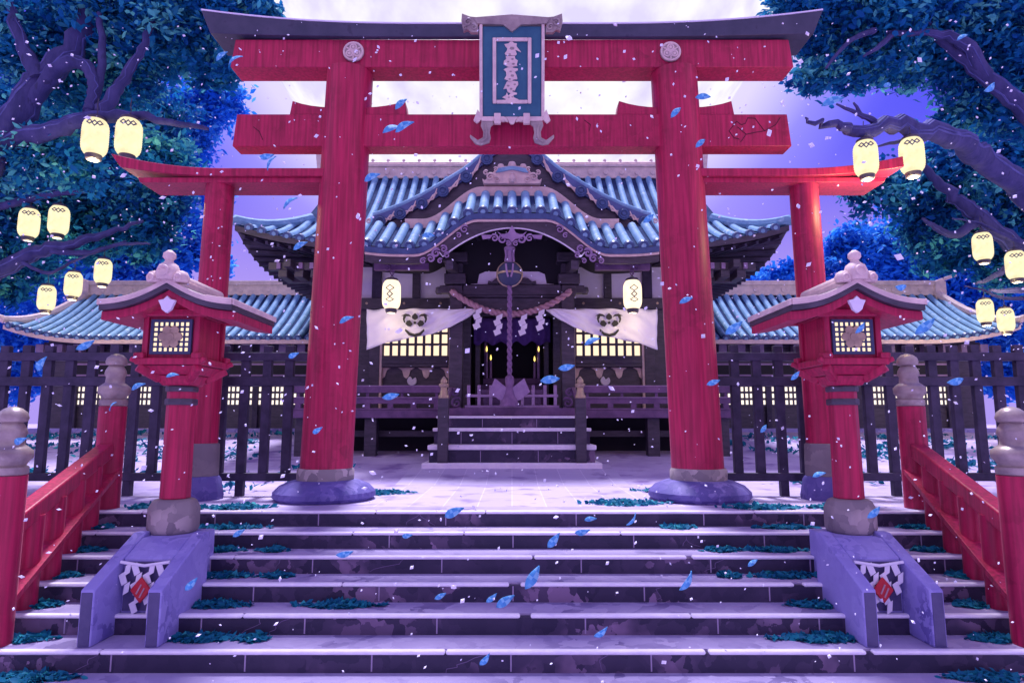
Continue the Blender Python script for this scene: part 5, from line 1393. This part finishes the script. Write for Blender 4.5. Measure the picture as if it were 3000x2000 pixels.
# scattered plants on the bank behind the fences
P = []
for _ in range(95):
    s = random.choice((-1, 1)); y = random.uniform(9.6, 18); x = s * random.uniform(2.2 if y < 12 else 5.4, 13)
    n = random.randint(20, 55); w = random.uniform(.2, .6)
    P.append(np.stack([x + RNG.normal(0, w, n), y + RNG.normal(0, w * .5, n), np.full(n, gz(y)) + RNG.uniform(.01, .12, n)], 1))
Pc = np.concatenate(P)
gi = leaf_mesh('bank_plants', Pc, .13, (0, -.4, 1.5), M['ivy'], None, RNG.beta(1.5, 2.2, len(Pc)), .5)
tag(gi, 'low blue green plants scattered over the frosted bank behind the fences', 'ground cover', kind='stuff')

# ------------------------------------------------------------------ drifting petals and flakes
def petal_proto():
    b = MB(); n = 8; top = []; 
    vs = []; 
    for i in range(n + 1):
        t = i / n; w = .026 * math.sin(PI * min(1, t ** .8)) + .001; x = -.07 + .14 * t; zc = .02 * math.sin(PI * t)
        vs += [(x, -w, zc), (x, 0, zc - .006), (x, w, zc)]
    fs = []
    for i in range(n):
        for j in range(2): fs.append((3 * i + j, 3 * i + 3 + j, 3 * i + 4 + j, 3 * i + 1 + j))
    b.add(vs, fs)
    o = b.build('drifting_petal', M['petal'], None, angle=80)
    a = o.data.attributes.new('leaf_tone', 'FLOAT', 'FACE'); a.data.foreach_set('value', [random.uniform(.2, .9) for _ in o.data.polygons])
    m = o.modifiers.new('thick', 'SOLIDIFY'); m.thickness = .003
    return o
pp = petal_proto()
pet = [(1175, 305), (1185, 372), (1148, 380), (780, 458), (795, 478), (850, 595), (650, 165), (690, 176), (1015, 937), (122, 1066), (405, 1132), (505, 1100), (1193, 1568), (1622, 1582), (1706, 1556), (1730, 1520), (2440, 298),
       (2820, 110), (2710, 955), (2237, 1255), (1145, 1160), (1612, 1112), (2052, 420), (2060, 285), (2205, 1648), (1735, 1000), (1660, 1075), (2520, 960), (2800, 1115), (1290, 1745), (1440, 1750), (1480, 1760), (2900, 255), (60, 1290),
       (1420, 1930), (1760, 1850), (2150, 960), (330, 1190), (930, 1260), (2640, 840), (860, 1040), (2400, 1390), (1980, 330), (2600, 250), (1090, 520), (1255, 690), (880, 720), (2010, 880), (2090, 1120), (1330, 1500), (1850, 1520), (1010, 1620), (2010, 1700), (700, 1560), (560, 1710), (2560, 1500), (1900, 640), (250, 1010), (2330, 1100), (1560, 1690)]
for i, (px_, py_) in enumerate(pet):
    o = pp if i == 0 else pp.copy()
    if i: COL.objects.link(o)
    Y = random.uniform(3.6, 5.2)
    q = pt(px_, py_, Y)
    o.location = q; sc = random.uniform(.55, 1.1); o.scale = (sc, sc, sc)
    o.rotation_euler = (random.uniform(.9, 2.2), random.uniform(-.9, -.1), random.uniform(-.5, .5))
    tag(o, 'slender pale blue petal drifting in the night air', 'petal', 'drifting blue petals')
n = 2100
D = np.stack([RNG.uniform(-1, 1, n), RNG.uniform(2.6, 12, n), RNG.uniform(-1, 1, n)], 1)
X = D[:, 0] * D[:, 1] * .85; Z = EYE + D[:, 1] * (.13 + D[:, 2] * .55)
keep = Z > np.where(D[:, 1] > Y0, .05, -1.0 + .45 * np.maximum(0, D[:, 1] - 5.3))
fp = np.stack([X, D[:, 1], Z], 1)[keep]
b = MB()
for p in fp:
    r = random.uniform(.003, .013) * (.5 + p[1] * .11)
    if random.random() < .09: r *= 2.0
    a = Vector([random.gauss(0, 1) for _ in range(3)]).normalized(); c = a.orthogonal().normalized(); d = a.cross(c); p = Vector(p)
    b.add([p + a * r * .6, p + c * r * 1.3, p + d * r, p - c * r * 1.3, p - d * r, p - a * r * .6], [(0, 1, 2), (0, 2, 3), (0, 3, 4), (0, 4, 1), (5, 2, 1), (5, 3, 2), (5, 4, 3), (5, 1, 4)])
fo = b.build('drifting_flakes', M['flake'], None)
tag(fo, 'tiny pale flakes floating everywhere in the night air', 'flakes', kind='stuff')

# ------------------------------------------------------------------ moon, sky and light
mc = pt(1500, -127, 300)
b = MB(); R = 136; prof = [(max(.01, R * math.cos(a)), R * math.sin(a)) for a in lin(-PI / 2, PI / 2, 48)]
b.lathe(prof, (0, 0, 0), 96)
mo = b.build('moon', glow('moon_surface', (1.0, .98, 1.0), .84, (.74, .68, .97), 0.05), None, angle=180)
mo.location = mc
tag(mo, 'enormous pale full moon filling the sky behind the gate', 'moon')

w = bpy.data.worlds.new('World'); SC.world = w; w.use_nodes = True
N = w.node_tree.nodes; L = w.node_tree.links
bg = N['Background']
tc = N.new('ShaderNodeTexCoord')
md = (Vector(mc) - Vector((0, 0, EYE))).normalized()
dot = N.new('ShaderNodeVectorMath'); dot.operation = 'DOT_PRODUCT'; dot.inputs[1].default_value = md
L.new(tc.outputs['Generated'], dot.inputs[0])
mr = N.new('ShaderNodeMapRange'); mr.inputs['From Min'].default_value = -1; mr.inputs['From Max'].default_value = 1
L.new(dot.outputs['Value'], mr.inputs['Value'])
rp_ = N.new('ShaderNodeValToRGB'); e = rp_.color_ramp.elements
e[0].position = 0.0; e[0].color = (.24, .18, .36, 1)
e[1].position = 1.0; e[1].color = (.86, .80, 1.0, 1)
for (p, c) in ((.30, (.42, .30, .56)), (.52, (.92, .78, 1.25)), (.70, (.30, .26, .90)), (.82, (.075, .080, .80)), (.905, (.075, .075, .82)), (.932, (.11, .105, .86)), (.949, (.28, .25, .92)), (.965, (.70, .63, .98))):
    q = e.new(p); q.color = (*c, 1)
L.new(mr.outputs['Result'], rp_.inputs['Fac'])
sx = N.new('ShaderNodeSeparateXYZ'); L.new(tc.outputs['Generated'], sx.inputs[0])
hz = N.new('ShaderNodeMapRange'); hz.inputs['From Min'].default_value = .42; hz.inputs['From Max'].default_value = .16; hz.inputs['To Max'].default_value = .85; hz.interpolation_type = 'SMOOTHSTEP'
L.new(sx.outputs['Z'], hz.inputs['Value'])
hm = N.new('ShaderNodeMixRGB'); L.new(hz.outputs['Result'], hm.inputs['Fac']); L.new(rp_.outputs['Color'], hm.inputs['Color1']); hm.inputs['Color2'].default_value = (.44, .32, .80, 1)
L.new(hm.outputs['Color'], bg.inputs['Color']); bg.inputs['Strength'].default_value = 0.9

sun = bpy.data.lights.new('moonlight', 'SUN'); sun.energy = 4.6; sun.angle = math.radians(9); sun.color = (.88, .84, 1.0)
so = bpy.data.objects.new('moonlight', sun); COL.objects.link(so)
el, az = math.radians(69), math.radians(-9)
d = Vector((math.sin(az) * math.cos(el), math.cos(az) * math.cos(el), math.sin(el)))
so.rotation_euler = d.to_track_quat('Z', 'Y').to_euler(); so.location = (0, 0, 30)

SC.view_settings.view_transform = 'Standard'; SC.view_settings.look = 'None'
SC.view_settings.exposure = 0.35; SC.view_settings.gamma = 1.0
SC.render.engine = 'CYCLES'
